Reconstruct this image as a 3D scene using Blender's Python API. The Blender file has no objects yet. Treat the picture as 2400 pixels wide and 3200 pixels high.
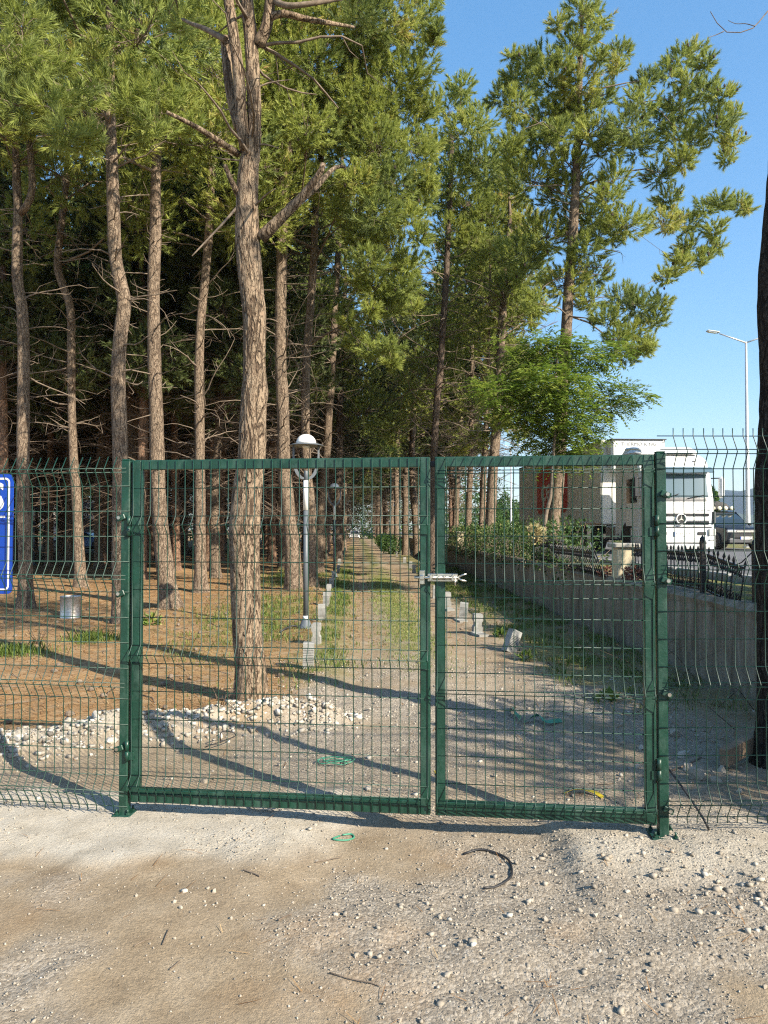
import bpy, bmesh, math, random
import numpy as np
from mathutils import Vector, Matrix, Euler

R = math.radians
sc = bpy.context.scene
col = sc.collection

# ------------------------------------------------------------------ camera
CAM_H = 1.60
PITCH = math.atan(55.0 / 2300.0)          # looks up a little: the horizon lies below the middle
FPX = 2300.0                               # focal length in pixels of the 2400 x 3200 photograph
cam_data = bpy.data.cameras.new('camera')
cam_data.sensor_fit = 'VERTICAL'
cam_data.sensor_height = 32.0
cam_data.sensor_width = 24.0
cam_data.lens = FPX / 3200.0 * 32.0
cam_data.clip_start = 0.05
cam_data.clip_end = 20000.0
cam = bpy.data.objects.new('camera', cam_data)
cam.location = (0, 0, CAM_H)
cam.rotation_euler = (R(90) + PITCH, 0, 0)
col.objects.link(cam)
sc.camera = cam

# ------------------------------------------------------------------ sky, sun, exposure
SUN_EL = R(32.0)
SUN_XY = (math.cos(R(40)), -math.sin(R(40)))      # towards the sun, in plan: right and behind the camera
world = bpy.data.worlds.new('World')
sc.world = world
world.use_nodes = True
wn = world.node_tree
for n in list(wn.nodes):
    wn.nodes.remove(n)
w_out = wn.nodes.new('ShaderNodeOutputWorld')
w_bg = wn.nodes.new('ShaderNodeBackground')
w_sky = wn.nodes.new('ShaderNodeTexSky')
w_sky.sky_type = 'NISHITA'
w_sky.sun_disc = False
w_sky.sun_elevation = SUN_EL
w_sky.sun_rotation = math.atan2(SUN_XY[0], SUN_XY[1])
w_sky.altitude = 0.0
w_sky.air_density = 1.0
w_sky.dust_density = 0.7
w_sky.ozone_density = 3.0
w_gm = wn.nodes.new('ShaderNodeGamma'); w_gm.inputs['Gamma'].default_value = 0.62
w_hs = wn.nodes.new('ShaderNodeHueSaturation'); w_hs.inputs['Saturation'].default_value = 1.55; w_hs.inputs['Value'].default_value = 1.22
w_bg.inputs['Strength'].default_value = 0.15
wn.links.new(w_sky.outputs['Color'], w_gm.inputs['Color'])
wn.links.new(w_gm.outputs[0], w_hs.inputs['Color'])
wn.links.new(w_hs.outputs[0], w_bg.inputs['Color'])
wn.links.new(w_bg.outputs['Background'], w_out.inputs['Surface'])

sun_data = bpy.data.lights.new('sun', 'SUN')
sun_data.energy = 4.4
sun_data.angle = R(0.53)
sun_data.color = (1.0, 0.90, 0.74)
sun = bpy.data.objects.new('sun', sun_data)
sdir = Vector((SUN_XY[0] * math.cos(SUN_EL), SUN_XY[1] * math.cos(SUN_EL), math.sin(SUN_EL)))
sun.rotation_euler = sdir.to_track_quat('Z', 'Y').to_euler()
sun.location = sdir * 60
col.objects.link(sun)

sc.view_settings.view_transform = 'Standard'
sc.view_settings.look = 'None'
sc.view_settings.exposure = 1.28
sc.view_settings.gamma = 1.0
sc.view_settings.use_curve_mapping = False
sc.render.engine = 'CYCLES'
sc.cycles.use_denoising = False
sc.cycles.denoiser = 'OPENIMAGEDENOISE'
sc.cycles.denoising_input_passes = 'RGB_ALBEDO_NORMAL'
sc.cycles.filter_width = 1.2
sc.cycles.max_bounces = 5
sc.cycles.diffuse_bounces = 2
sc.cycles.glossy_bounces = 3
sc.cycles.transmission_bounces = 4
sc.cycles.transparent_max_bounces = 8
sc.cycles.sample_clamp_indirect = 6.0
sc.cycles.caustics_reflective = False
sc.cycles.caustics_refractive = False

# ------------------------------------------------------------------ survey helpers
def PX(u, v, d):
    """World point that the photograph shows at pixel (u, v), d metres ahead."""
    xc, zc = (u - 1200.0) / FPX, (1600.0 - v) / FPX
    y = math.cos(PITCH) - math.sin(PITCH) * zc
    z = math.sin(PITCH) + math.cos(PITCH) * zc
    s = d / y
    return np.array((xc * s, d, CAM_H + z * s))

def GP(u, v, z=0.0):
    """Where the ray of pixel (u, v) meets the level z."""
    a = PX(u, v, 1.0)
    t = (z - CAM_H) / (a[2] - CAM_H)
    return np.array((a[0] * t, t, z))

def _hash(ix, iy, iz, seed):
    h = (ix.astype(np.int64) * 374761393 + iy.astype(np.int64) * 668265263
         + iz.astype(np.int64) * 2147483647 + seed * 1274126177) & 0xFFFFFFFF
    h = ((h ^ (h >> 13)) * 1274126177) & 0xFFFFFFFF
    h = (h ^ (h >> 16)) & 0xFFFFFFFF
    return h.astype(np.float64) / 4294967295.0

def vn2(x, y, seed=0):
    x = np.asarray(x, float); y = np.asarray(y, float)
    ix, iy = np.floor(x), np.floor(y)
    fx, fy = x - ix, y - iy
    fx = fx * fx * (3 - 2 * fx); fy = fy * fy * (3 - 2 * fy)
    ix = ix.astype(np.int64); iy = iy.astype(np.int64); o = np.zeros_like(ix)
    a = _hash(ix, iy, o, seed); b = _hash(ix + 1, iy, o, seed)
    c = _hash(ix, iy + 1, o, seed); d = _hash(ix + 1, iy + 1, o, seed)
    return (a + (b - a) * fx) * (1 - fy) + (c + (d - c) * fx) * fy

def fbm(x, y, freq=1.0, octv=4, seed=0, gain=0.5):
    s = 0; a = 1.0; t = 0
    for k in range(octv):
        s = s + a * vn2(np.asarray(x) * freq + 17.3 * k, np.asarray(y) * freq - 9.1 * k, seed + k)
        t += a; a *= gain; freq *= 2.03
    return s / t            # 0..1

def vn3(x, y, z, seed=0):
    x = np.asarray(x, float); y = np.asarray(y, float); z = np.asarray(z, float)
    ix, iy, iz = np.floor(x), np.floor(y), np.floor(z)
    fx, fy, fz = x - ix, y - iy, z - iz
    fx = fx * fx * (3 - 2 * fx); fy = fy * fy * (3 - 2 * fy); fz = fz * fz * (3 - 2 * fz)
    ix = ix.astype(np.int64); iy = iy.astype(np.int64); iz = iz.astype(np.int64)
    r = 0
    for dx in (0, 1):
        for dy in (0, 1):
            for dz in (0, 1):
                w = (fx if dx else 1 - fx) * (fy if dy else 1 - fy) * (fz if dz else 1 - fz)
                r = r + w * _hash(ix + dx, iy + dy, iz + dz, seed)
    return r

def sstep(a, b, x):
    t = np.clip((np.asarray(x, float) - a) / (b - a), 0, 1)
    return t * t * (3 - 2 * t)

# ------------------------------------------------------------------ object helpers
def link(o, parent=None):
    col.objects.link(o)
    if parent is not None:
        o.parent = parent
    return o

def tag(o, label=None, cat=None, group=None, kind=None):
    if label: o['label'] = label
    if cat: o['category'] = cat
    if group: o['group'] = group
    if kind: o['kind'] = kind
    return o

def empty(name, loc=(0, 0, 0), rz=0.0):
    o = bpy.data.objects.new(name, None)
    o.location = loc
    o.rotation_euler = (0, 0, rz)
    o.empty_display_size = 0.1
    return link(o)

def np_mesh(name, V, F, mat=None, smooth=False, fattr=None):
    """Mesh from numpy arrays; F is (m, k) with one k."""
    V = np.ascontiguousarray(V, dtype=np.float32); F = np.ascontiguousarray(F, dtype=np.int32)
    me = bpy.data.meshes.new(name)
    m, k = F.shape
    me.vertices.add(len(V)); me.vertices.foreach_set('co', V.ravel())
    me.loops.add(m * k); me.loops.foreach_set('vertex_index', F.ravel())
    me.polygons.add(m)
    me.polygons.foreach_set('loop_start', np.arange(0, m * k, k, dtype=np.int32))
    me.polygons.foreach_set('loop_total', np.full(m, k, dtype=np.int32))
    me.update(calc_edges=True)
    if smooth:
        me.polygons.foreach_set('use_smooth', np.ones(m, dtype=bool))
    if fattr is not None:
        for an, av in fattr.items():
            at = me.attributes.new(an, 'FLOAT', 'FACE')
            at.data.foreach_set('value', np.ascontiguousarray(av, dtype=np.float32))
    if mat is not None:
        me.materials.append(mat)
    return me

def mobj(name, me, parent=None):
    return link(bpy.data.objects.new(name, me), parent)

class MB:
    """Collects polygons, links them as one mesh object."""
    def __init__(self):
        self.v = []; self.f = []; self.sm = []
    def add(self, verts, faces, smooth=False):
        n = len(self.v)
        self.v.extend([tuple(map(float, p)) for p in verts])
        self.f.extend([tuple(i + n for i in q) for q in faces])
        self.sm.extend([smooth] * len(faces))
        return self
    def box(self, c, s, rot=None, bev=0.0):
        cx, cy, cz = c; hx, hy, hz = s[0] / 2, s[1] / 2, s[2] / 2
        if bev > 0:
            b = min(bev, hx * .9, hy * .9, hz * .9)
            pts = []
            for sx in (-1, 1):
                for sy in (-1, 1):
                    for sz in (-1, 1):
                        pts += [(sx * (hx - b), sy * (hy - b), sz * hz), (sx * (hx - b), sy * hy, sz * (hz - b)), (sx * hx, sy * (hy - b), sz * (hz - b))]
            bm = bmesh.new()
            for p in pts: bm.verts.new(p)
            bmesh.ops.convex_hull(bm, input=bm.verts[:])
            bmesh.ops.dissolve_limit(bm, angle_limit=0.01, verts=bm.verts[:], edges=bm.edges[:])
            bm.verts.index_update()
            vs = [v.co.copy() for v in bm.verts]; fs = [tuple(v.index for v in f.verts) for f in bm.faces]
            bm.free()
        else:
            vs = [Vector((x, y, z)) for x in (-hx, hx) for y in (-hy, hy) for z in (-hz, hz)]
            fs = [(0, 1, 3, 2), (4, 6, 7, 5), (0, 4, 5, 1), (2, 3, 7, 6), (0, 2, 6, 4), (1, 5, 7, 3)]
        if rot is not None:
            vs = [rot @ v for v in vs]
        return self.add([(v[0] + cx, v[1] + cy, v[2] + cz) for v in vs], fs)
    def tube(self, path, rad, sides=8, cap=True, smooth=True, squash=None):
        P = [np.array(p, float) for p in path]; n = len(P)
        if not hasattr(rad, '__len__'): rad = [rad] * n
        T = []
        for i in range(n):
            t = P[min(i + 1, n - 1)] - P[max(i - 1, 0)]
            T.append(t / (np.linalg.norm(t) + 1e-12))
        ref = np.array((0, 0, 1.0)) if abs(T[0][2]) < 0.9 else np.array((0, 1.0, 0))
        vs = []; nrm = np.cross(T[0], ref); nrm /= np.linalg.norm(nrm)
        for i in range(n):
            nrm = nrm - T[i] * np.dot(nrm, T[i]); nrm /= (np.linalg.norm(nrm) + 1e-12)
            b = np.cross(T[i], nrm)
            for k in range(sides):
                a = 2 * math.pi * (k + .5) / sides
                vs.append(P[i] + rad[i] * (math.cos(a) * nrm + math.sin(a) * b))
        fs = []
        for i in range(n - 1):
            for k in range(sides):
                k2 = (k + 1) % sides
                fs.append((i * sides + k, i * sides + k2, (i + 1) * sides + k2, (i + 1) * sides + k))
        self.add(vs, fs, smooth)
        if cap:
            m = len(self.v) - len(vs)
            self.f.append(tuple(m + k for k in reversed(range(sides)))); self.sm.append(False)
            self.f.append(tuple(m + (n - 1) * sides + k for k in range(sides))); self.sm.append(False)
        return self
    def lathe(self, prof, c=(0, 0, 0), sides=24, axis='Z', smooth=True):
        """prof: list of (radius, height)."""
        vs = []; fs = []
        for r, h in prof:
            for k in range(sides):
                a = 2 * math.pi * k / sides
                x, y = r * math.cos(a), r * math.sin(a)
                p = (x, y, h) if axis == 'Z' else ((x, h, y) if axis == 'Y' else (h, x, y))
                vs.append((p[0] + c[0], p[1] + c[1], p[2] + c[2]))
        for i in range(len(prof) - 1):
            for k in range(sides):
                k2 = (k + 1) % sides
                q = (i * sides + k, i * sides + k2, (i + 1) * sides + k2, (i + 1) * sides + k)
                fs.append(q if axis != 'Y' else q[::-1])
        m = len(vs)
        self.add(vs, fs, smooth)
        b = len(self.v) - m
        if prof[0][0] > 1e-5:
            self.f.append(tuple(b + k for k in range(sides))); self.sm.append(False)
        if prof[-1][0] > 1e-5:
            self.f.append(tuple(b + (len(prof) - 1) * sides + k for k in range(sides))); self.sm.append(False)
        return self
    def prism(self, poly, y0, y1, plane='XZ'):
        """poly in the plane, extruded along the remaining axis."""
        n = len(poly)
        def P(p, t):
            return (p[0], t, p[1]) if plane == 'XZ' else ((t, p[0], p[1]) if plane == 'YZ' else (p[0], p[1], t))
        vs = [P(p, y0) for p in poly] + [P(p, y1) for p in poly]
        fs = [tuple(range(n)), tuple(reversed(range(n, 2 * n)))]
        fs += [(i, i + n, (i + 1) % n + n, (i + 1) % n) for i in range(n)]
        return self.add(vs, fs)
    def mesh(self, name, mat=None, fix=True):
        me = bpy.data.meshes.new(name)
        me.from_pydata(self.v, [], self.f)
        if fix:
            bm = bmesh.new(); bm.from_mesh(me)
            bmesh.ops.recalc_face_normals(bm, faces=bm.faces[:])
            bm.to_mesh(me); bm.free()
        me.polygons.foreach_set('use_smooth', self.sm)
        if mat is not None: me.materials.append(mat)
        me.update()
        return me
    def build(self, name, mat=None, parent=None, fix=True):
        return mobj(name, self.mesh(name, mat, fix), parent)

def rounded(w, h, r, n=5, cx=0, cz=0):
    """Rounded rectangle outline, counter-clockwise."""
    pts = []
    for (sx, sz, a0) in ((1, 1, 0), (-1, 1, 90), (-1, -1, 180), (1, -1, 270)):
        for k in range(n + 1):
            a = R(a0 + 90 * k / n)
            pts.append((cx + sx * (w / 2 - r) + r * math.cos(a), cz + sz * (h / 2 - r) + r * math.sin(a)))
    return pts

def copy_tree(o, parent=None):
    c = o.copy(); col.objects.link(c)
    if parent is not None: c.parent = parent
    for ch in [x for x in bpy.data.objects if x.parent == o]:
        copy_tree(ch, c)
    return c

def text_mesh(body, size, depth, mat, align='CENTER', spacing=1.0, bold=0.0, shear=0.0):
    cu = bpy.data.curves.new('lettering', 'FONT')
    cu.body = body; cu.size = size; cu.extrude = depth / 2; cu.align_x = align; cu.align_y = 'CENTER'
    cu.space_character = spacing; cu.offset = bold; cu.shear = shear; cu.resolution_u = 3
    ob = bpy.data.objects.new('lettering', cu)
    col.objects.link(ob)
    dg = bpy.context.evaluated_depsgraph_get()
    me = bpy.data.meshes.new_from_object(ob.evaluated_get(dg))
    bpy.data.objects.remove(ob)
    me.materials.clear(); me.materials.append(mat)
    return me

# ------------------------------------------------------------------ materials
def new_mat(name):
    m = bpy.data.materials.new(name); m.use_nodes = True
    nt = m.node_tree
    for n in list(nt.nodes): nt.nodes.remove(n)
    out = nt.nodes.new('ShaderNodeOutputMaterial')
    bs = nt.nodes.new('ShaderNodeBsdfPrincipled')
    nt.links.new(bs.outputs[0], out.inputs['Surface'])
    return m, nt, bs, out

def N(nt, typ, **kw):
    n = nt.nodes.new(typ)
    for k, v in kw.items():
        if k in n.inputs.keys() if isinstance(k, str) else False:
            n.inputs[k].default_value = v
        else:
            setattr(n, k, v)
    return n

def ramp(nt, fac, stops):
    r = nt.nodes.new('ShaderNodeValToRGB')
    e = r.color_ramp.elements
    while len(e) < len(stops): e.new(0.5)
    for i, (p, c) in enumerate(stops):
        e[i].position = p; e[i].color = (c[0], c[1], c[2], 1)
    nt.links.new(fac, r.inputs[0])
    return r.outputs[0]

def noise(nt, vec, scale, detail=4, rough=0.55):
    n = nt.nodes.new('ShaderNodeTexNoise')
    n.inputs['Scale'].default_value = scale; n.inputs['Detail'].default_value = detail
    n.inputs['Roughness'].default_value = rough
    if vec is not None: nt.links.new(vec, n.inputs['Vector'])
    return n.outputs['Fac']

def mapping(nt, vec, scale=(1, 1, 1), loc=(0, 0, 0)):
    m = nt.nodes.new('ShaderNodeMapping')
    m.inputs['Scale'].default_value = scale; m.inputs['Location'].default_value = loc
    nt.links.new(vec, m.inputs['Vector'])
    return m.outputs[0]

def mix(nt, fac, a, b, mode='MIX'):
    m = nt.nodes.new('ShaderNodeMix'); m.data_type = 'RGBA'; m.blend_type = mode
    for key, val in ((0, fac), (6, a), (7, b)):
        s = m.inputs[key]
        if isinstance(val, bpy.types.NodeSocket): nt.links.new(val, s)
        elif key == 0: s.default_value = val
        else: s.default_value = (val[0], val[1], val[2], 1)
    return m.outputs[2]

def mth(nt, op, a, b=None, clamp=False):
    m = nt.nodes.new('ShaderNodeMath'); m.operation = op; m.use_clamp = clamp
    for i, val in enumerate((a, b)):
        if val is None: continue
        if isinstance(val, bpy.types.NodeSocket): nt.links.new(val, m.inputs[i])
        else: m.inputs[i].default_value = val
    return m.outputs[0]

def bump(nt, bs, height, strength=0.5, dist=0.02):
    b = nt.nodes.new('ShaderNodeBump')
    b.inputs['Strength'].default_value = strength; b.inputs['Distance'].default_value = dist
    nt.links.new(height, b.inputs['Height'])
    nt.links.new(b.outputs[0], bs.inputs['Normal'])
    return b

def obj_co(nt):
    return nt.nodes.new('ShaderNodeTexCoord').outputs['Object']

def pos_co(nt):
    return nt.nodes.new('ShaderNodeNewGeometry').outputs['Position']

def attr(nt, name, out='Fac'):
    a = nt.nodes.new('ShaderNodeAttribute'); a.attribute_name = name
    return a.outputs[out]

def simple(name, c, rough=0.5, metal=0.0, var=0.15, scale=6.0, bumpy=0.0, spec=0.5, dirt=None, dirt_scale=3.0, coat=0.0):
    """A painted / worn surface: base colour with blotches, fine relief and uneven gloss."""
    m, nt, bs, out = new_mat(name)
    oc = obj_co(nt)
    f = noise(nt, oc, scale, 5)
    lo = [x * (1 - var) for x in c]; hi = [min(1, x * (1 + var)) for x in c]
    cc = ramp(nt, f, [(0.3, lo), (0.7, hi)])
    if dirt is not None:
        g = noise(nt, mapping(nt, oc, (1, 1, .45)), dirt_scale, 6, 0.65)
        gm = ramp(nt, g, [(0.48, (0, 0, 0)), (0.72, (1, 1, 1))])
        cc = mix(nt, mth(nt, 'MULTIPLY', gm, dirt[3] if len(dirt) > 3 else 0.6), cc, dirt[:3])
    nt.links.new(cc, bs.inputs['Base Color'])
    rr = ramp(nt, noise(nt, oc, scale * 2.3, 4), [(0.3, [max(.03, rough - .08)] * 3), (0.7, [min(1, rough + .1)] * 3)])
    nt.links.new(rr, bs.inputs['Roughness'])
    bs.inputs['Metallic'].default_value = metal
    bs.inputs['Specular IOR Level'].default_value = spec
    if coat: bs.inputs['Coat Weight'].default_value = coat
    if bumpy > 0:
        bump(nt, bs, noise(nt, oc, scale * 8, 5, .6), bumpy, 0.01)
    return m

M = {}
M['green'] = simple('green_gate_paint', (0.006, 0.040, 0.025), 0.40, var=.3, scale=9, dirt=(0.055, .105, .082, .6), dirt_scale=16, bumpy=.2)
M['wire'] = simple('green_wire_coating', (0.007, 0.040, 0.027), 0.42, var=.2, scale=20)
M['zinc'] = simple('zinc_plated_steel', (0.62, 0.60, 0.54), 0.32, 1.0, var=.2, scale=30)
M['galv'] = simple('galvanised_sheet', (0.46, 0.47, 0.48), 0.36, .9, var=.3, scale=12, dirt=(.20, .11, .05, .7), dirt_scale=4)
M['lamp_grey'] = simple('grey_lamp_paint', (0.105, 0.120, 0.135), 0.45, var=.08, scale=5)
M['lamp_white'] = simple('white_lamp_plastic', (0.80, 0.79, 0.76), 0.35, var=.04, scale=5)
M['iron'] = simple('black_cast_iron', (0.016, 0.016, 0.018), 0.45, var=.3, scale=30, dirt=(.07, .05, .035, .4), dirt_scale=9, bumpy=.25)
M['block'] = simple('precast_concrete', (0.30, 0.298, 0.28), 0.85, var=.22, scale=14, bumpy=.5, dirt=(.15, .135, .10, .7), dirt_scale=6, spec=.2)
M['white_paint'] = simple('white_truck_paint', (0.80, 0.80, 0.79), 0.28, var=.03, scale=2, coat=.3)
M['trailer'] = simple('white_trailer_panel', (0.80, 0.785, 0.73), 0.42, var=.04, scale=1.5, dirt=(.60, .57, .50, .4), dirt_scale=.9)
M['black_plastic'] = simple('black_plastic', (0.022, 0.022, 0.024), 0.5, var=.2, scale=9)
M['dark_grey'] = simple('dark_grey_plastic', (0.075, 0.075, 0.08), 0.5, var=.15, scale=9)
M['rubber'] = simple('tyre_rubber', (0.024, 0.023, 0.022), 0.8, var=.25, scale=10)
M['rim'] = simple('alloy_rim', (0.30, .30, .31), 0.35, .8, var=.1)
M['red'] = simple('red_print', (0.55, 0.025, 0.02), 0.45, var=.1, scale=2)
M['print_white'] = simple('white_print', (0.78, 0.77, .73), 0.5, var=.04)
M['print_dark'] = simple('dark_print', (0.05, .06, .075), 0.5, var=.1)
M['print_blue'] = simple('blue_print', (0.02, .07, .40), 0.4, var=.1)
M['sign_blue'] = simple('blue_sign_sheet', (0.006, 0.052, 0.36), 0.32, var=.10, scale=4, dirt=(.03, .08, .30, .3), dirt_scale=5)
M['car_dark'] = simple('dark_car_paint', (0.008, 0.010, 0.014), 0.35, .0, var=.1, coat=.12, spec=.3)
M['car_white'] = simple('white_car_paint', (0.78, 0.78, 0.76), 0.25, var=.03, coat=.5)
M['car_blue'] = simple('blue_car_paint', (0.03, 0.09, 0.28), 0.25, var=.05, coat=.5)
M['steel_pole'] = simple('galvanised_pole', (0.50, 0.51, 0.51), 0.45, .3, var=.08, scale=2)
M['plank'] = simple('weathered_plank', (0.24, 0.17, 0.115), 0.8, var=.25, scale=8, bumpy=.3, spec=.2)
M['cable'] = simple('black_cable', (0.02, .02, .022), .5)
M['green_strap'] = simple('green_strap', (0.05, .24, .15), .45)
M['yellow_strap'] = simple('yellow_strap', (0.62, .46, .03), .5)
M['pale_cord'] = simple('pale_cord', (0.55, .55, .53), .55)
M['cloth_dark'] = simple('dark_tarpaulin', (0.06, .055, .05), .8, var=.3, scale=12)
M['cream'] = simple('cream_render', (0.55, .47, .32), .85, var=.15, scale=5, dirt=(.25, .23, .19, .6), dirt_scale=4, bumpy=.3)
M['capstone'] = simple('grey_capstone', (0.36, .34, .29), .85, var=.18, scale=8, dirt=(.18, .17, .13, .6), dirt_scale=6, bumpy=.35)

def glass_mat(name, tint=(0.02, .03, .035), rough=.04):
    m, nt, bs, out = new_mat(name)
    bs.inputs['Base Color'].default_value = (*tint, 1)
    bs.inputs['Roughness'].default_value = rough
    bs.inputs['Specular IOR Level'].default_value = 0.8
    bs.inputs['Coat Weight'].default_value = .6
    bs.inputs['Coat Roughness'].default_value = .02
    return m
M['glass'] = glass_mat('tinted_glass')
M['windscreen'] = glass_mat('windscreen_glass', (.10, .15, .17), .05)
m_, nt_, bs_, out_ = new_mat('lens_glass')
bs_.inputs['Base Color'].default_value = (.62, .64, .66, 1); bs_.inputs['Roughness'].default_value = .12
bs_.inputs['Metallic'].default_value = .5; bs_.inputs['Coat Weight'].default_value = 1
M['lens'] = m_

def bark_mat(name, plate, crack, red, zs=.28, sc_=12.0, strength=.9, redamt=.4):
    """Flaky plates parted by upright, wandering fissures."""
    m, nt, bs, out = new_mat(name)
    oc = obj_co(nt)
    def fissure(scale, zsc, width, dist):
        n = nt.nodes.new('ShaderNodeTexNoise'); n.inputs['Scale'].default_value = scale; n.inputs['Detail'].default_value = 3
        n.inputs['Roughness'].default_value = .5; n.inputs['Distortion'].default_value = dist
        nt.links.new(mapping(nt, oc, (1, 1, zsc)), n.inputs['Vector'])
        d = mth(nt, 'ABSOLUTE', mth(nt, 'SUBTRACT', n.outputs['Fac'], .5))
        return ramp(nt, d, [(0.0, (0, 0, 0)), (width, (1, 1, 1))])
    f1 = fissure(sc_, zs, .050, .6); f2 = fissure(sc_ * 2.3, zs * 1.7, .045, .9)
    edge = mth(nt, 'MULTIPLY', f1, mth(nt, 'ADD', mth(nt, 'MULTIPLY', f2, .45), .55))
    fine = noise(nt, mapping(nt, oc, (1, 1, .45)), 75, 5, .7)
    flake = noise(nt, mapping(nt, oc, (1, 1, .55)), 26, 3, .5)
    big = noise(nt, mapping(nt, oc, (1, 1, .5)), 2.2, 4)
    base = mix(nt, ramp(nt, fine, [(.3, (0, 0, 0)), (.7, (1, 1, 1))]), [c * .66 for c in plate], [min(1, c * 1.28) for c in plate])
    base = mix(nt, mth(nt, 'MULTIPLY', ramp(nt, flake, [(.45, (0, 0, 0)), (.65, (1, 1, 1))]), redamt), base, red)
    base = mix(nt, mth(nt, 'MULTIPLY', ramp(nt, big, [(.45, (0, 0, 0)), (.7, (1, 1, 1))]), .4), base, [c * .62 for c in plate])
    cc = mix(nt, edge, crack, base)
    nt.links.new(cc, bs.inputs['Base Color'])
    bs.inputs['Roughness'].default_value = .9
    bs.inputs['Specular IOR Level'].default_value = .15
    h = mth(nt, 'ADD', edge, mth(nt, 'MULTIPLY', mth(nt, 'ADD', fine, flake), .4))
    bump(nt, bs, h, strength, .025)
    return m
M['bark_main'] = bark_mat('plated_pine_bark', (.305, .232, .160), (.075, .050, .034), (.25, .165, .110), .20, 13, 1.0, .5)
M['bark'] = bark_mat('pine_bark', (.285, .220, .160), (.095, .066, .047), (.24, .155, .105), .26, 17, .9, .4)
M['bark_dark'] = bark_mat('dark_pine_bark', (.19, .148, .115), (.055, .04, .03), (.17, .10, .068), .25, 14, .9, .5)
M['bark_shade_black'] = bark_mat('shade_toned_bark', (.052, .042, .034), (.016, .012, .010), (.045, .032, .024), .25, 14, .9, .5)  # ordinary bark; the trunk's shaded side is put into this near-black colour
M['bark_red'] = bark_mat('reddish_upper_pine_bark', (.30, .205, .145), (.11, .068, .045), (.31, .15, .09), .3, 16, .7, .7)
M['twig'] = simple('dead_twig', (0.12, .090, .068), .9, var=.4, scale=3, spec=.1)
M['limb'] = simple('limb_bark', (0.19, .150, .115), .9, var=.35, scale=18, bumpy=.5, spec=.1, dirt=(.09, .068, .052, .6), dirt_scale=10)

def leaf_mat(name, stops, transl=.35, rough=.55, tname='tint'):
    """Foliage: hue drawn leaf by leaf (or tuft by tuft) from the attribute, part of the light passing through."""
    m, nt, bs, out = new_mat(name)
    t = attr(nt, tname)
    c = ramp(nt, t, stops)
    nt.links.new(c, bs.inputs['Base Color'])
    bs.inputs['Roughness'].default_value = rough
    bs.inputs['Specular IOR Level'].default_value = .35
    tr = nt.nodes.new('ShaderNodeBsdfTranslucent'); nt.links.new(c, tr.inputs['Color'])
    ms = nt.nodes.new('ShaderNodeMixShader'); ms.inputs[0].default_value = transl
    nt.links.new(bs.outputs[0], ms.inputs[1]); nt.links.new(tr.outputs[0], ms.inputs[2])
    nt.links.new(ms.outputs[0], out.inputs['Surface'])
    return m
M['needle'] = leaf_mat('pine_needles', [(0, (.13, .175, .060)), (.35, (.27, .325, .078)), (.75, (.41, .45, .105)), (.92, (.50, .48, .14)), (.99, (.47, .37, .13)), (1, (.44, .27, .10))], .45)
M['needle_far_shade'] = leaf_mat('shade_toned_far_needles', [(0, (.045, .072, .030)), (.5, (.085, .112, .034)), (1, (.14, .155, .045))], .2)  # darker copy of the needles, with the forest's shade put into the green
M['robinia'] = leaf_mat('locust_leaflets', [(0, (.10, .17, .028)), (.5, (.19, .28, .042)), (1, (.33, .38, .07))], .45)
M['ivy'] = leaf_mat('ivy_leaves', [(0, (.024, .052, .016)), (.5, (.052, .105, .025)), (.85, (.12, .18, .04)), (1, (.26, .23, .09))], .3)
M['grass'] = leaf_mat('grass_blades', [(0, (.075, .135, .025)), (.5, (.14, .205, .038)), (.8, (.23, .26, .06)), (1, (.40, .34, .15))], .3)
M['bush'] = leaf_mat('bush_leaves', [(0, (.035, .085, .020)), (.5, (.065, .135, .028)), (1, (.12, .185, .04))], .3)
M['litter'] = leaf_mat('fallen_needles', [(0, (.20, .095, .035)), (.6, (.36, .20, .085)), (1, (.50, .36, .19))], .1)
M['stone'] = leaf_mat('limestone', [(0, (.17, .155, .132)), (.35, (.31, .270, .215)), (.7, (.47, .43, .365)), (1, (.64, .61, .545))], 0.0, .9)

# ================================================================== ground
rng = np.random.default_rng(7)
def wall_x(y): return 3.55 - 0.02 * np.asarray(y, float)
def path_s(x, y): return np.asarray(x, float) + 0.037 * np.asarray(y, float)

BERM = [(-4.6, 5.05), (-3.2, 5.28), (-2.75, 5.30), (-2.1, 5.62), (-1.35, 5.98), (-.95, 6.12), (-.55, 6.2)]
def berm_d(x, y):
    best = np.full(np.shape(x), 1e9)
    for (x0, y0), (x1, y1) in zip(BERM[:-1], BERM[1:]):
        dx, dy = x1 - x0, y1 - y0
        t = np.clip(((x - x0) * dx + (y - y0) * dy) / (dx * dx + dy * dy), 0, 1)
        best = np.minimum(best, np.hypot(x - x0 - t * dx, y - y0 - t * dy))
    return best

def gate_y(x): return 4.16 - 0.1142 * (np.asarray(x, float) + 1.452)

def mound_m(x, y):
    """Cement footing heaped round the right gate post."""
    n = (fbm(x, y, 3.0, 4, 31) - .5)
    left = sstep(.80, .99, x + n * .35 + (y - 3.6) * .06)
    front = sstep(3.22, 3.62, y + n * .5 - (x - 1.2) * .10 * (x > 1.2))
    back = 1 - sstep(4.0, 4.45, y + n * .3)
    return left * front * back * (1 - sstep(4.5, 7, x))

def strip_m(x, y):
    """Cement strip under the left fence, in front of the gate's left end."""
    n = (fbm(x, y, 2.2, 4, 33) - .5)
    right = 1 - sstep(-.75, -.05, x + n * .9 + (4.0 - y) * .55)
    front = sstep(3.50, 3.68, y + n * .35 + sstep(-1.6, -.4, x) * .05)
    back = 1 - sstep(4.36, 4.62, y + n * .45)
    return right * front * back

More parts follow.
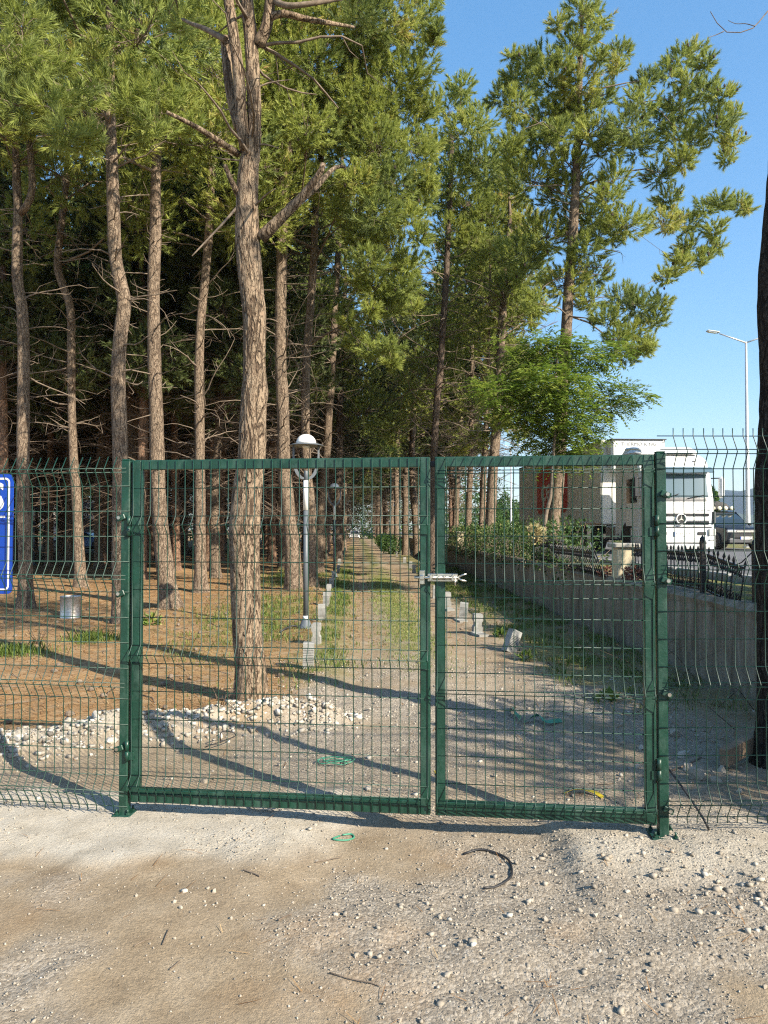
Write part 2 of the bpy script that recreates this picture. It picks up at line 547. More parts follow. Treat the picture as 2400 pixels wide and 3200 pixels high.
def H(x, y):
    x = np.asarray(x, float); y = np.asarray(y, float)
    h = (fbm(x, y, .35, 3, 3) - .5) * .10 * sstep(5, 12, y)
    s = path_s(x, y)
    left = 1 - sstep(-1.4, -.5, s)
    h = h + (fbm(x, y, .16, 3, 5) - .45) * .40 * left * sstep(7, 16, y)
    h = h + (fbm(x, y, 1.1, 3, 8) - .5) * .035
    rut = np.exp(-((s - .05) / .28) ** 2) + np.exp(-((s - 1.45) / .28) ** 2)
    h = h - rut * .03 * sstep(5, 8, y) * (1 - sstep(60, 120, y))
    bd = berm_d(x, y)
    h = h + np.exp(-(bd / .24) ** 2) * (.10 + .17 * (fbm(x, y, 2.4, 3, 12) - .25)) * (.55 + .9 * fbm(x, y, 11, 3, 14))
    h = h + mound_m(x, y) * (.014 + .022 * fbm(x, y, 7, 4, 15))
    h = h - .04 * sstep(-.6, -.1, x) * (1 - sstep(.80, .97, x)) * sstep(3.0, 3.4, y) * (1 - sstep(4.2, 4.7, y))
    h = h + strip_m(x, y) * (.004 + .020 * fbm(x, y, 5, 4, 16))
    near = (1 - sstep(10, 18, y)) * (1 - sstep(6, 10, np.abs(x)))
    grav = gravel_m(x, y)
    h = h + near * (fbm(x, y, 6, 4, 18) - .5) * (.010 + .030 * grav)
    h = h + near * (vn2(x * 28, y * 28, 22) - .5) * (.004 + .012 * grav)
    # tyre marks sweeping through the foreground
    tr = np.sin((y - .25 * x + .25 * fbm(x, y, 1.2, 2, 41)) * 26) * np.exp(-((y - 2.5 - .18 * x) / .22) ** 2) * sstep(-.3, .5, x)
    h = h + near * tr * .004
    return h

def gravel_m(x, y):
    """Loose stony patches (0..1)."""
    s = path_s(x, y)
    n = fbm(x, y, 1.3, 4, 25)
    fore = sstep(.46, .64, n + .10 * sstep(-1.2, .8, x) - .12 * sstep(-1.0, -2.2, x)) * (1 - sstep(3.7, 4.0, y) * .4)
    pth = np.exp(-((y - 6.8) / 2.6) ** 2) * sstep(-1.0, -.4, s) * (1 - sstep(2.6, 3.3, s)) * sstep(.30, .58, n + .1)
    heap = np.exp(-((x - 2.2) / .7) ** 2 - ((y - 3.15) / .35) ** 2)
    return np.clip(np.maximum(np.maximum(fore, pth), heap), 0, 1)

def zones(x, y):
    """litter, grass, cement, gravel weights."""
    s = path_s(x, y)
    n1 = fbm(x, y, .9, 4, 51); n2 = fbm(x, y, 2.7, 3, 57)
    bd = berm_d(x, y)
    behind = sstep(5.0, 6.4, y - .35 * np.clip(x + 2.7, -3, 2.2))
    lit = (1 - sstep(-.95, -.35, s + (n2 - .5) * .5)) * behind * (.70 + .5 * n1)
    tracks = np.exp(-((s + .05) / .42) ** 2) * .50 + np.exp(-((s - 1.5) / .4) ** 2) * .36
    lit = np.maximum(lit, tracks * sstep(7, 11, y) * (.55 + .75 * n1))
    lit = np.maximum(lit, sstep(1.9, 2.4, s) * sstep(5, 7, y) * .45 * n1)
    lit = np.maximum(lit, .22 * sstep(.55, .75, n2) * (y < 4.6))
    g = np.exp(-((s - .78) / .36) ** 2) * sstep(7.6, 11, y) * sstep(.30, .6, n2 + .12)
    g = np.maximum(g, np.exp(-((s + .42) / .30) ** 2) * sstep(7.2, 8.6, y) * (1 - sstep(60, 90, y)) * sstep(.25, .55, n2 + .1))
    g = np.maximum(g, np.exp(-(((s + 1.6) / 1.1) ** 2 + ((y - 13.5) / 3.2) ** 2)) * sstep(.40, .58, n1 + .1))
    g = np.maximum(g, np.exp(-(((s + 1.7) / 1.0) ** 2 + ((y - 24) / 5) ** 2)) * sstep(.40, .58, n1 + .1) * .8)
    g = np.maximum(g, sstep(1.95, 2.5, s) * (1 - sstep(2.9, 3.6, s) * .35) * sstep(6.0, 8.2, y) * sstep(.28, .5, n2 + .08) * .85)
    for (cx, cy, r) in ((-4.8, 9.5, .42), (-4.2, 10.6, .34)):
        g = np.maximum(g, np.exp(-((x - cx) ** 2 + ((y - cy) * 1.2) ** 2) / r ** 2) * sstep(.3, .5, n2 + .15))
    wh = np.maximum(mound_m(x, y) * .75, strip_m(x, y))
    wh = np.maximum(wh, np.exp(-(bd / .26) ** 2) * sstep(.3, .6, n2 + .15) * .8)
    gv = gravel_m(x, y)
    return [np.clip(a, 0, 1) for a in (lit, g, wh, gv)]

def graded(lo, hi, step, far_lo, far_hi, growth=1.09):
    mid = np.arange(lo, hi + 1e-9, step)
    out = list(mid)
    s = step; v = hi
    while v < far_hi:
        s *= growth; v += s; out.append(v)
    s = step; v = lo; pre = []
    while v > far_lo:
        s *= growth; v -= s; pre.append(v)
    return np.array(pre[::-1] + out)

gx = graded(-3.2, 3.4, .036, -1900, 1900, 1.075)
gy = graded(1.3, 8.2, .040, -40, 2900, 1.055)
X, Y = np.meshgrid(gx, gy)
Z = H(X, Y)
ny, nx = X.shape
V = np.stack([X.ravel(), Y.ravel(), Z.ravel()], 1)
idx = np.arange(ny * nx).reshape(ny, nx)
F = np.stack([idx[:-1, :-1].ravel(), idx[:-1, 1:].ravel(), idx[1:, 1:].ravel(), idx[1:, :-1].ravel()], 1)

def ground_mat():
    m, nt, bs, out = new_mat('sandy_ground')
    p = pos_co(nt)
    a = nt.nodes.new('ShaderNodeAttribute'); a.attribute_name = 'zone'
    sep = nt.nodes.new('ShaderNodeSeparateColor'); nt.links.new(a.outputs['Color'], sep.inputs[0])
    gvl = a.outputs['Alpha']
    n_big = noise(nt, p, .8, 5); n_mid = noise(nt, p, 5, 6, .6); n_fine = noise(nt, p, 45, 6, .7); n_grit = noise(nt, p, 170, 3, .7)
    vor = nt.nodes.new('ShaderNodeTexVoronoi'); vor.inputs['Scale'].default_value = 75; nt.links.new(p, vor.inputs['Vector'])
    vor2 = nt.nodes.new('ShaderNodeTexVoronoi'); vor2.inputs['Scale'].default_value = 140; nt.links.new(p, vor2.inputs['Vector'])
    dirt = ramp(nt, n_mid, [(.28, (.235, .178, .115)), (.5, (.315, .246, .164)), (.72, (.385, .312, .220))])
    dirt = mix(nt, mth(nt, 'MULTIPLY', ramp(nt, n_big, [(.42, (0, 0, 0)), (.66, (1, 1, 1))]), .4), dirt, (.285, .222, .152))
    speck = ramp(nt, vor2.outputs['Color'], [(.1, (.70, .70, .70)), (.6, (1, 1, 1)), (.95, (1.22, 1.20, 1.17))])
    dirt = mix(nt, .75, dirt, speck, 'MULTIPLY')
    stones = ramp(nt, vor.outputs['Color'], [(.1, (.18, .165, .145)), (.5, (.30, .268, .222)), (.9, (.46, .42, .36))])
    c = mix(nt, mth(nt, 'MULTIPLY', gvl, .7), dirt, stones)
    lit = ramp(nt, n_fine, [(.25, (.17, .085, .034)), (.5, (.33, .195, .088)), (.75, (.48, .32, .165))])
    lit = mix(nt, mth(nt, 'MULTIPLY', ramp(nt, n_mid, [(.42, (0, 0, 0)), (.62, (1, 1, 1))]), .6), lit, (.36, .27, .17))
    lit = mix(nt, mth(nt, 'MULTIPLY', ramp(nt, noise(nt, p, 1.7, 5, .6), [(.48, (0, 0, 0)), (.66, (1, 1, 1))]), .55), lit, (.145, .085, .045))
    c = mix(nt, sep.outputs[0], c, lit)
    gr = ramp(nt, n_fine, [(.25, (.075, .075, .028)), (.5, (.17, .175, .055)), (.75, (.29, .26, .10))])
    c = mix(nt, mth(nt, 'MULTIPLY', sep.outputs[1], .85), c, gr)
    wh = ramp(nt, n_mid, [(.25, (.34, .300, .235)), (.5, (.455, .41, .335)), (.75, (.54, .495, .415))])
    wh = mix(nt, .4, wh, speck, 'MULTIPLY')
    c = mix(nt, sep.outputs[2], c, wh)
    nt.links.new(c, bs.inputs['Base Color'])
    bs.inputs['Roughness'].default_value = .95
    bs.inputs['Specular IOR Level'].default_value = .12
    dd = mth(nt, 'SUBTRACT', 1.0, vor.outputs['Distance'])
    h = mth(nt, 'ADD', mth(nt, 'MULTIPLY', n_fine, .6), mth(nt, 'MULTIPLY', n_grit, .35))
    h = mth(nt, 'ADD', h, mth(nt, 'MULTIPLY', mth(nt, 'MULTIPLY', dd, gvl), .3))
    bump(nt, bs, h, .85, .018)
    return m
M['ground'] = ground_mat()
gme = np_mesh('ground', V, F, M['ground'], smooth=True)
zz = zones(X.ravel(), Y.ravel())
at = gme.attributes.new('zone', 'FLOAT_COLOR', 'POINT')
at.data.foreach_set('color', np.stack(zz, 1).astype(np.float32).ravel())
tag(mobj('ground', gme), kind='structure')

# ------------------------------------------------------------------ raised side: wall, verge, road
WALL_H = .88
def concrete_wall_mat():
    m, nt, bs, out = new_mat('stained_concrete_wall')
    p = pos_co(nt)
    a = noise(nt, mapping(nt, p, (2.2, 2.2, .5)), 3.2, 6, .65)
    streak = noise(nt, mapping(nt, p, (4, 4, .7)), 1.6, 6, .7)
    c = ramp(nt, a, [(.3, (.17, .14, .105)), (.55, (.28, .242, .19)), (.8, (.40, .355, .295))])
    c = mix(nt, mth(nt, 'MULTIPLY', ramp(nt, streak, [(.44, (0, 0, 0)), (.66, (1, 1, 1))]), .6), c, (.085, .06, .04))
    nt.links.new(c, bs.inputs['Base Color']); bs.inputs['Roughness'].default_value = .92; bs.inputs['Specular IOR Level'].default_value = .15
    bump(nt, bs, mth(nt, 'ADD', noise(nt, p, 9, 5, .6), mth(nt, 'MULTIPLY', noise(nt, p, 60, 4), .4)), .6, .03)
    return m
M['wall'] = concrete_wall_mat()
wy = graded(-6, 30, .25, -12, 160, 1.08)
mbw = MB()
prof = [(0.02, -.3), (0.0, .10), (-.012, .45), (.0, WALL_H - .10), (-.02, WALL_H - .03), (.03, WALL_H + .02), (.26, WALL_H + .015), (.30, -.3)]
vs = []; fs = []
for i, y in enumerate(wy):
    for j, (ox, oz) in enumerate(prof):
        jit = (vn2(y * .7, j * 3.3, 61) - .5) * .014
        vs.append((wall_x(y) + ox + jit, y, oz + (vn2(y * 1.3, j * 1.7, 62) - .5) * .04 * (oz > .5)))
k = len(prof)
for i in range(len(wy) - 1):
    for j in range(k - 1):
        fs.append((i * k + j, (i + 1) * k + j, (i + 1) * k + j + 1, i * k + j + 1))
fs.append(tuple(range(k))); fs.append(tuple((len(wy) - 1) * k + j for j in reversed(range(k))))
mbw.add(vs, fs)
tag(mbw.build('retaining_wall', M['wall']), 'long low stained concrete retaining wall in shade right of the path', 'wall')

def verge_mat():
    m, nt, bs, out = new_mat('roadside_soil')
    p = pos_co(nt)
    a = noise(nt, p, 1.3, 5); b = noise(nt, p, 30, 5, .7)
    c = ramp(nt, b, [(.25, (.10, .075, .045)), (.5, (.21, .165, .10)), (.75, (.33, .26, .165))])
    g = ramp(nt, b, [(.25, (.07, .085, .025)), (.6, (.17, .19, .055)), (.8, (.27, .26, .10))])
    c = mix(nt, ramp(nt, a, [(.42, (0, 0, 0)), (.58, (1, 1, 1))]), c, g)
    nt.links.new(c, bs.inputs['Base Color']); bs.inputs['Roughness'].default_value = .95; bs.inputs['Specular IOR Level'].default_value = .1
    bump(nt, bs, b, .8, .03)
    return m
M['verge'] = verge_mat()
ROAD_Z = .75
ox = np.concatenate([np.array([.24, .5, .9, 1.4, 2.0, 2.5, 3.0, 4, 6, 9, 14, 20, 30, 50, 90, 200, 500, 1200, 2000])])
vy = graded(-6, 40, .5, -40, 2900, 1.12)
OX, VY = np.meshgrid(ox, vy)
VX = wall_x(np.clip(VY, -40, 150)) + OX
VZ = ROAD_Z - .02 + (WALL_H - ROAD_Z + .01) * (1 - sstep(.9, 2.6, OX)) + (fbm(VX, VY, 1.2, 3, 71) - .5) * .07 * (1 - sstep(2.2, 3.0, OX)) * sstep(.3, .6, OX)
ny2, nx2 = VX.shape
idx = np.arange(ny2 * nx2).reshape(ny2, nx2)
F2 = np.stack([idx[:-1, :-1].ravel(), idx[:-1, 1:].ravel(), idx[1:, 1:].ravel(), idx[1:, :-1].ravel()], 1)
tag(mobj('verge_terrain', np_mesh('verge_terrain', np.stack([VX.ravel(), VY.ravel(), VZ.ravel()], 1), F2, M['verge'], True)), kind='structure')

def asphalt_mat():
    m, nt, bs, out = new_mat('asphalt')
    p = pos_co(nt)
    a = noise(nt, mapping(nt, p, (1, .15, 1)), 1.0, 5); b = noise(nt, p, 90, 3, .7)
    c = ramp(nt, a, [(.3, (.088, .088, .092)), (.7, (.145, .143, .142))])
    c = mix(nt, .35, c, ramp(nt, b, [(.3, (.5, .5, .5)), (.7, (1.3, 1.3, 1.3))]), 'MULTIPLY')
    nt.links.new(c, bs.inputs['Base Color']); bs.inputs['Roughness'].default_value = .85
    bump(nt, bs, b, .4, .01)
    return m
M['asphalt'] = asphalt_mat()
RDX = -.055                     # the road runs away from us, drifting left like the path
def road_pt(off, y): return (6.6 + off + RDX * y, y)
def strip(name, o0, o1, z, mat, y0, y1, n=60, thick=0, parent=None):
    ys = np.linspace(y0, y1, n)
    mb = MB(); vs = []; fs = []
    for y in ys:
        a = road_pt(o0, y); b = road_pt(o1, y)
        vs += [(a[0], y, z), (b[0], y, z)]
    for i in range(n - 1): fs.append((2 * i, 2 * i + 1, 2 * i + 3, 2 * i + 2))
    mb.add(vs, fs)
    return mb.build(name, mat, parent)
tag(strip('road', 0, 11.3, ROAD_Z, M['asphalt'], -40, 900), kind='structure')
mbk = MB()
for y0 in np.arange(-6, 160, 1.0):
    x0 = road_pt(-.22, y0)[0]
    mbk.box((x0 + RDX * .5, y0 + .5, ROAD_Z + .02), (.2, .985, .22), bev=.02)
tag(mbk.build('kerb', M['block']), kind='structure')
M['line'] = simple('road_paint', (.72, .72, .68), .7, var=.15, scale=12, dirt=(.3, .3, .3, .5), dirt_scale=5)
tag(strip('edge_line', .35, .47, ROAD_Z + .006, M['line'], -40, 900), kind='structure')
ml = MB()
for y0 in np.arange(-20, 200, 9.0):
    a = road_pt(3.9, y0); b = road_pt(3.9, y0 + 3.0)
    ml.add([(a[0], y0, ROAD_Z + .006), (a[0] + .12, y0, ROAD_Z + .006), (b[0] + .12, y0 + 3, ROAD_Z + .006), (b[0], y0 + 3, ROAD_Z + .006)], [(0, 1, 2, 3)])
tag(ml.build('lane_marking', M['line']), kind='structure')

# ------------------------------------------------------------------ far mountains
def ridge(name, pts, depth, z0, rough, seed):
    vs = []; fs = []
    us = np.linspace(pts[0][0], pts[-1][0], 140)
    zs = np.interp(us, [p[0] for p in pts], [p[1] for p in pts])
    rows = 9
    for i, u in enumerate(us):
        for j in range(rows):
            t = j / (rows - 1)
            prof_ = math.sin(t * math.pi) ** .8
            z = z0 + zs[i] * prof_ * (1 + (fbm(u * rough, t * 6, 1, 4, seed) - .5) * .35)
            vs.append((u, depth[0] + (depth[1] - depth[0]) * t, z))
    for i in range(len(us) - 1):
        for j in range(rows - 1):
            fs.append((i * rows + j, (i + 1) * rows + j, (i + 1) * rows + j + 1, i * rows + j + 1))
    return MB().add(vs, fs, True).build(name, M['hill'])
M['hill'] = simple('wooded_slope', (.050, .072, .040), .95, var=.4, scale=.004, spec=.05)
D0 = 2200.0
def mz(v): return (1655 - v) / FPX * (D0 + 500)
def mx(u): return (u - 1200) / FPX * (D0 + 500)
tag(ridge('hills', [(mx(1300), 25), (mx(1500), 35), (mx(1900), 50), (mx(2150), 80), (mx(2268), mz(1575)), (mx(2282), mz(1532)), (mx(2300), mz(1515)), (mx(2318), mz(1502)), (mx(2340), mz(1515)),
       (mx(2352), mz(1512)), (mx(2385), mz(1525)), (mx(2440), mz(1548)), (mx(2600), mz(1575)), (mx(2800), mz(1570)), (mx(3000), 20)], (D0, D0 + 1000), -20, .01, 5), kind='structure')

# ================================================================== gate and mesh fence
WIRE_R = .0027
def wire_mesh(name, path, r=WIRE_R, mat=None, sides=5):
    return MB().tube(path, r, sides).mesh(name, mat or M['wire'])

def fold_profile(z0, z1, folds, half, depth):
    """Side view of a folded vertical wire: (y, z) from bottom to top; the V comes towards the viewer (-y)."""
    pts = [(0, z0)]
    for f in sorted(folds):
        if f - half > z0: pts.append((0, f - half))
        pts += [(-depth * .96, f - .004), (-depth, f), (-depth * .96, f + .004)]
        if f + half < z1: pts.append((0, f + half))
    pts.append((0, z1))
    return pts

def y_on(prof, z):
    zs = [p[1] for p in prof]; ys = [p[0] for p in prof]
    return float(np.interp(z, zs, ys))

P_L = np.array((-1.452, 4.16)); P_R = np.array((1.437, 3.83))
GROT = math.atan2(P_R[1] - P_L[1], P_R[0] - P_L[0])
GLEN = float(np.hypot(*(P_R - P_L)))
def gate_pt(t, off=0.0):
    d = (P_R - P_L) / GLEN; nrm = np.array((-d[1], d[0]))
    p = P_L + d * t + nrm * off
    return p

def post(name, xy, label, h=1.985, clips=(), hinge_side=1, ground=0.0, pw=.14):
    root = empty(name, (xy[0], xy[1], ground), GROT)
    tag(root, label, 'gate post', 'gate posts')
    MB().box((0, 0, h / 2), (.051, .051, h), bev=.005).build('shaft', M['green'], root)
    MB().box((0, 0, h + .003), (.047, .047, .008), bev=.003).build('cap', M['green'], root)
    bp = MB().box((0, 0, .006), (pw, pw, .012), bev=.004).build('base_plate', M['green'], root)
    for sx in (-1, 1):
        for sy in (-1, 1):
            b = MB().lathe([(.011, .012), (.011, .022)], (sx * (pw / 2 - .02), sy * (pw / 2 - .02), 0), 6, smooth=False)
            b.lathe([(.006, .022), (.006, .040)], (sx * (pw / 2 - .02), sy * (pw / 2 - .02), 0), 8)
            b.build('anchor_bolt', M['green'], bp)
    for (z, sx) in clips:
        c = MB().box((sx * .020, -.036, z), (.052, .014, .030), Matrix.Rotation(R(22 * sx), 3, 'Y'), bev=.003).build('clip', M['green'], root)
        MB().lathe([(.010, -.008), (.010, 0), (.006, .003)], (sx * .026, -.046, z), 8, 'Y', False).build('screw', M['zinc'], c)
    return root

z_lp = float(H(*gate_pt(0))) - .004; z_rp = float(H(*gate_pt(GLEN))) - .004
post('gate_post', gate_pt(0), 'left green square steel gate post on a base plate beside the blue sign', 1.99 - z_lp, ((1.66, -1), (1.235, -1), (.375, -1)), 1, z_lp, .105)
post('gate_post', gate_pt(GLEN), 'right green square steel gate post bolted to the cement mound', 2.0 - z_rp, ((1.76, 1), (1.315, 1), (.735, 1), (.145, 1)), -1, z_rp)

def leaf(name, t0, t1, folds, half, rows, label, hinge_left, cut=None, z0=.085, z1=1.99):
    """One gate leaf: square tube frame, folded wire mesh welded on its front."""
    w = t1 - t0
    p = gate_pt(t0)
    root = empty(name, (p[0], p[1], 0), GROT)
    tag(root, label, 'gate', 'gate leaves')
    fw = .054
    MB().box((fw / 2, 0, (z0 + z1) / 2), (fw, .05, z1 - z0 - .0), bev=.004).build('stile', M['green'], root)
    MB().box((w - fw / 2, 0, (z0 + z1) / 2), (fw, .05, z1 - z0), bev=.004).build('stile', M['green'], root)
    MB().box((w / 2, 0, z1 - fw / 2), (w - 2 * fw + .002, .046, fw), bev=.003).build('top_rail', M['green'], root)
    MB().box((w / 2, 0, z0 + .036), (w - 2 * fw + .002, .046, .072), bev=.003).build('bottom_rail', M['green'], root)
    prof = fold_profile(z0 + .01, z1 - .004, folds, half, .042)
    yb = -.0285
    vm = wire_mesh('vertical_wire', [(0, yb + y, z) for y, z in prof])
    n = int(round((w - .02) / .0508))
    xs = [.012 + (w - .024) * i / n for i in range(n + 1)]
    lr = random.Random(hash(name) % 1000 + len(folds))
    for i, x in enumerate(xs):
        if cut and cut[0] - .01 < x < cut[1] - .005:
            for (a, b) in ((z0 + .01, cut[2]), (cut[3], z1 - .004)):
                pr = [(y_on(prof, a), a)] + [q for q in prof if a + .003 < q[1] < b - .003] + [(y_on(prof, b), b)]
                o = mobj('vertical_wire', wire_mesh('vertical_wire_cut', [(0, yb + y, z) for y, z in pr]), root); o.location = (x, 0, 0)
            continue
        o = mobj('vertical_wire', vm, root)
        o.location = (x + lr.uniform(-.0012, .0012), 0, 0)
        o.rotation_euler = (0, lr.uniform(-.0006, .0006), 0)
    for z in rows:
        x0 = .006
        if cut and cut[2] + .01 < z < cut[3] - .01: x0 = cut[1]
        hm = wire_mesh('horizontal_wire', [(x0, yb + .0052 + y_on(prof, z), z), (w - .006, yb + .0052 + y_on(prof, z), z)])
        mobj('horizontal_wire', hm, root)
    hx = 0 if hinge_left else w
    sg = -1 if hinge_left else 1
    for hz in (.37, 1.62):
        hg = MB().lathe([(.0115, hz - .055), (.0115, hz - .002)], (hx + sg * .010, -.034, 0), 12)
        hg.lathe([(.0115, hz + .002), (.0115, hz + .055)], (hx + sg * .010, -.034, 0), 12)
        h = hg.build('hinge', M['green'], root)
        MB().box((hx - sg * .012, -.0275, hz - .03), (.030, .006, .045), bev=.001).build('hinge_plate', M['green'], h)
    return root

L1 = leaf('gate_leaf', .036, 1.712, (.185, .905, 1.625), .055,
          [.135, .185, .235, .39, .545, .70, .855, .905, .955, 1.11, 1.265, 1.42, 1.575, 1.625, 1.675, 1.83],
          'wider left leaf of the green wire mesh gate in front of the big pine', True)
T0 = 1.738
L2 = leaf('gate_leaf', T0, GLEN - .034, (.165, .745, 1.325, 1.905), .085,
          [.155, .175, .255, .40, .545, .65, .735, .755, .84, .985, 1.13, 1.24, 1.315, 1.335, 1.42, 1.565, 1.71, 1.82, 1.897, 1.913],
          'narrower right leaf of the green wire mesh gate, before the retaining wall', False, cut=(.06, .205, 1.238, 1.418))

# small dark steel stop between the leaves, at the top
st = gate_pt((1.712 + T0) / 2)
o = MB().box((0, .005, 0), (.07, .02, .03), bev=.003).build('gate_stop', M['black_plastic'])
o.location = (st[0], st[1] + .03, 1.955); o.rotation_euler = (0, 0, GROT)
tag(o, 'short dark steel stop bridging the two gate leaves at the top', 'gate stop')

# spring bolt latch
lp = gate_pt(1.705, -.05)
lt = empty('spring_bolt', (lp[0], lp[1], 1.345), GROT)
tag(lt, 'shiny zinc plated spring bolt latch joining the two gate leaves', 'bolt')
kb = MB().box((-.035, .018, 0), (.03, .006, .075), bev=.003); kb.box((-.035, .004, 0), (.026, .028, .026), bev=.004)
kb.build('keeper', M['zinc'], lt)
for dz in (-.027, .027):
    MB().lathe([(.009, -.004), (.009, .004), (.005, .008)][::-1], (-.035, .012, dz), 10, 'Y').build('screw', M['zinc'], lt)
MB().tube([(-.075, 0, 0), (.16, 0, 0)], .0075, 10).build('rod', M['zinc'], lt)
bp_ = MB().box((.075, .012, 0), (.16, .006, .042), bev=.002).build('back_plate', M['zinc'], lt)
for xx in (.012, .128): MB().box((xx, .0, 0), (.012, .028, .036), bev=.003).build('guide', M['zinc'], bp_)
hel = [(.022 + .10 * i / 160, .0115 * math.cos(i * .62), .0115 * math.sin(i * .62)) for i in range(161)]
MB().tube(hel, .0018, 5).build('spring', M['zinc'], lt)
MB().tube([(.142, 0, 0), (.142, -.004, -.020), (.142, -.004, -.042)], .006, 8).build('handle', M['zinc'], lt)
for dz in (-.012, .014):
    MB().tube([(.155, 0, 0), (.175, -.004, dz), (.202, -.002, dz * 1.5)], .005, 6).build('prong', M['zinc'], lt)

# ------------------------------------------------------------------ side fence panels
def fence_panel(name, p0, p1, zb, zt, first, label, xdir):
    p0 = np.array(p0); p1 = np.array(p1); L = float(np.hypot(*(p1 - p0)))
    root = empty(name, (p0[0], p0[1], 0), math.atan2(p1[1] - p0[1], p1[0] - p0[0]))
    tag(root, label, 'wire fence', 'green mesh fence panels beside the gate')
    folds = [zb + .115 + .595 * k for k in range(4)]
    # the panel is built along +x of its own frame; "towards the viewer" is -y for xdir>0 and +y otherwise
    sg = 1 if xdir > 0 else -1
    prof = fold_profile(zb, zt, folds, .085, .05)
    vm = wire_mesh('vertical_wire', [(0, sg * y, z) for y, z in prof])
    n = int(L / .0515)
    lr = random.Random(4)
    for i in range(n):
        o = mobj('vertical_wire', vm, root); o.location = (first + .0515 * i + lr.uniform(-.001, .001), 0, 0)
        o.rotation_euler = (0, lr.uniform(-.001, .001), 0)
    rows = []
    for f in folds:
        rows += [f - .085, f - .011, f + .011, f + .085]
        for k in (1, 2):
            rows.append(f + .085 + k * .1417)
    rows = [z for z in rows if zb + .01 < z < zt - .012]
    for z in rows:
        y = sg * (y_on(prof, z) + .0052)
        mobj('horizontal_wire', wire_mesh('horizontal_wire', [(-.05, y, z), (L, y, z)]), root)
    return root

pl = gate_pt(0, -.034); pr = gate_pt(GLEN, -.034)
fence_panel('mesh_fence', (pl[0] - .02, pl[1] + .005), (pl[0] - 2.5, pl[1] + .38), .03, 2.01, .03,
            'green folded wire mesh fence panel left of the gate, before the blue sign', -1)
fence_panel('mesh_fence', (pr[0] + .03, pr[1] - .0), (pr[0] + 2.45, pr[1] + .03), .10, 2.125, .035,
            'green folded wire mesh fence panel right of the gate, before the retaining wall', 1)
# end posts the panels run to, past the edges of the picture
for (pp, lab) in (((pl[0] - 2.53, pl[1] + .42), 'slim green fence post at the far left end of the left mesh panel'), ((pr[0] + 2.52, pr[1] + .06), 'slim green fence post at the far right end of the right mesh panel')):
    rt = empty('fence_post', (pp[0], pp[1], float(H(pp[0], pp[1])) - .03)); tag(rt, lab, 'fence post', 'slim fence posts')
    MB().box((0, 0, 1.03), (.05, .05, 2.06), bev=.005).build('shaft', M['green'], rt)
    MB().box((0, 0, 2.065), (.054, .054, .012), bev=.004).build('cap', M['black_plastic'], rt)

# ------------------------------------------------------------------ blue sign behind the left fence
sx1 = PX(51, 1600, 4.46)[0]
zt_, zb_ = PX(0, 1483, 4.46)[2], PX(0, 1855, 4.46)[2]
sw, sh = .56, zt_ - zb_
sg_ = empty('road_sign', (sx1 - sw / 2, 4.47, zb_), R(-8.7)); tag(sg_, 'blue rectangular sign with white border hung behind the left fence', 'sign')
MB().prism(rounded(sw, sh, .035, 6, 0, sh / 2), 0, .004).build('plate', M['sign_blue'], sg_)
bo = rounded(sw - .042, sh - .042, .030, 6, 0, sh / 2); bi = rounded(sw - .064, sh - .064, .020, 6, 0, sh / 2)
n_ = len(bo); mb = MB()
mb.add([(p[0], -.0015, p[1]) for p in bo] + [(p[0], -.0015, p[1]) for p in bi], [(i, (i + 1) % n_, n_ + (i + 1) % n_, n_ + i) for i in range(n_)])
mb.build('border', M['print_white'], sg_)
def zpx(v): return PX(0, v, 4.46)[2] - zb_
def xpx(u): return PX(u, 1600, 4.46)[0] - (sx1 - sw / 2)
def put_text(body, size, x_right, z_mid, y, mat, parent, name='lettering', spacing=1.0, bold=0.0, align='RIGHT', rz=0.0, shear=0.0):
    me = text_mesh(body, size, .0012, mat, align, spacing, bold, shear)
    o = mobj(name, me, parent); o.location = (x_right, y, z_mid); o.rotation_euler = (R(90), 0, rz)
    return o
put_text('S', .235, xpx(22), zpx(1557), -.0016, M['print_white'], sg_, bold=.004)
MB().box((xpx(24) - .11, -.0008, zpx(1615)), (.22, .0016, .012)).build('underline', M['print_white'], sg_)
MB().box((xpx(1) - .02, -.0008, zpx(1646)), (.008, .0016, .024)).build('lettering', M['print_white'], sg_)
az = zpx(1776)
MB().prism([(xpx(5), az), (xpx(5) - .03, az + .026), (xpx(5) - .03, az + .010), (xpx(5) - .16, az + .010), (xpx(5) - .16, az - .010), (xpx(5) - .03, az - .010), (xpx(5) - .03, az - .026)], -.0016, -.0001).build('arrow', M['print_white'], sg_)
for dx_ in (-.18, .18):
    MB().box((dx_, .012, sh / 2), (.03, .015, sh * .9), bev=.002).build('backing_rail', M['zinc'], sg_)
for zz_ in (sh * .25, sh * .8):
    MB().tube([(-.1, .012, zz_), (-.1, -.06, zz_), (-.06, -.062, zz_), (-.06, .012, zz_)], .0015, 5).build('wire_tie', M['zinc'], sg_)

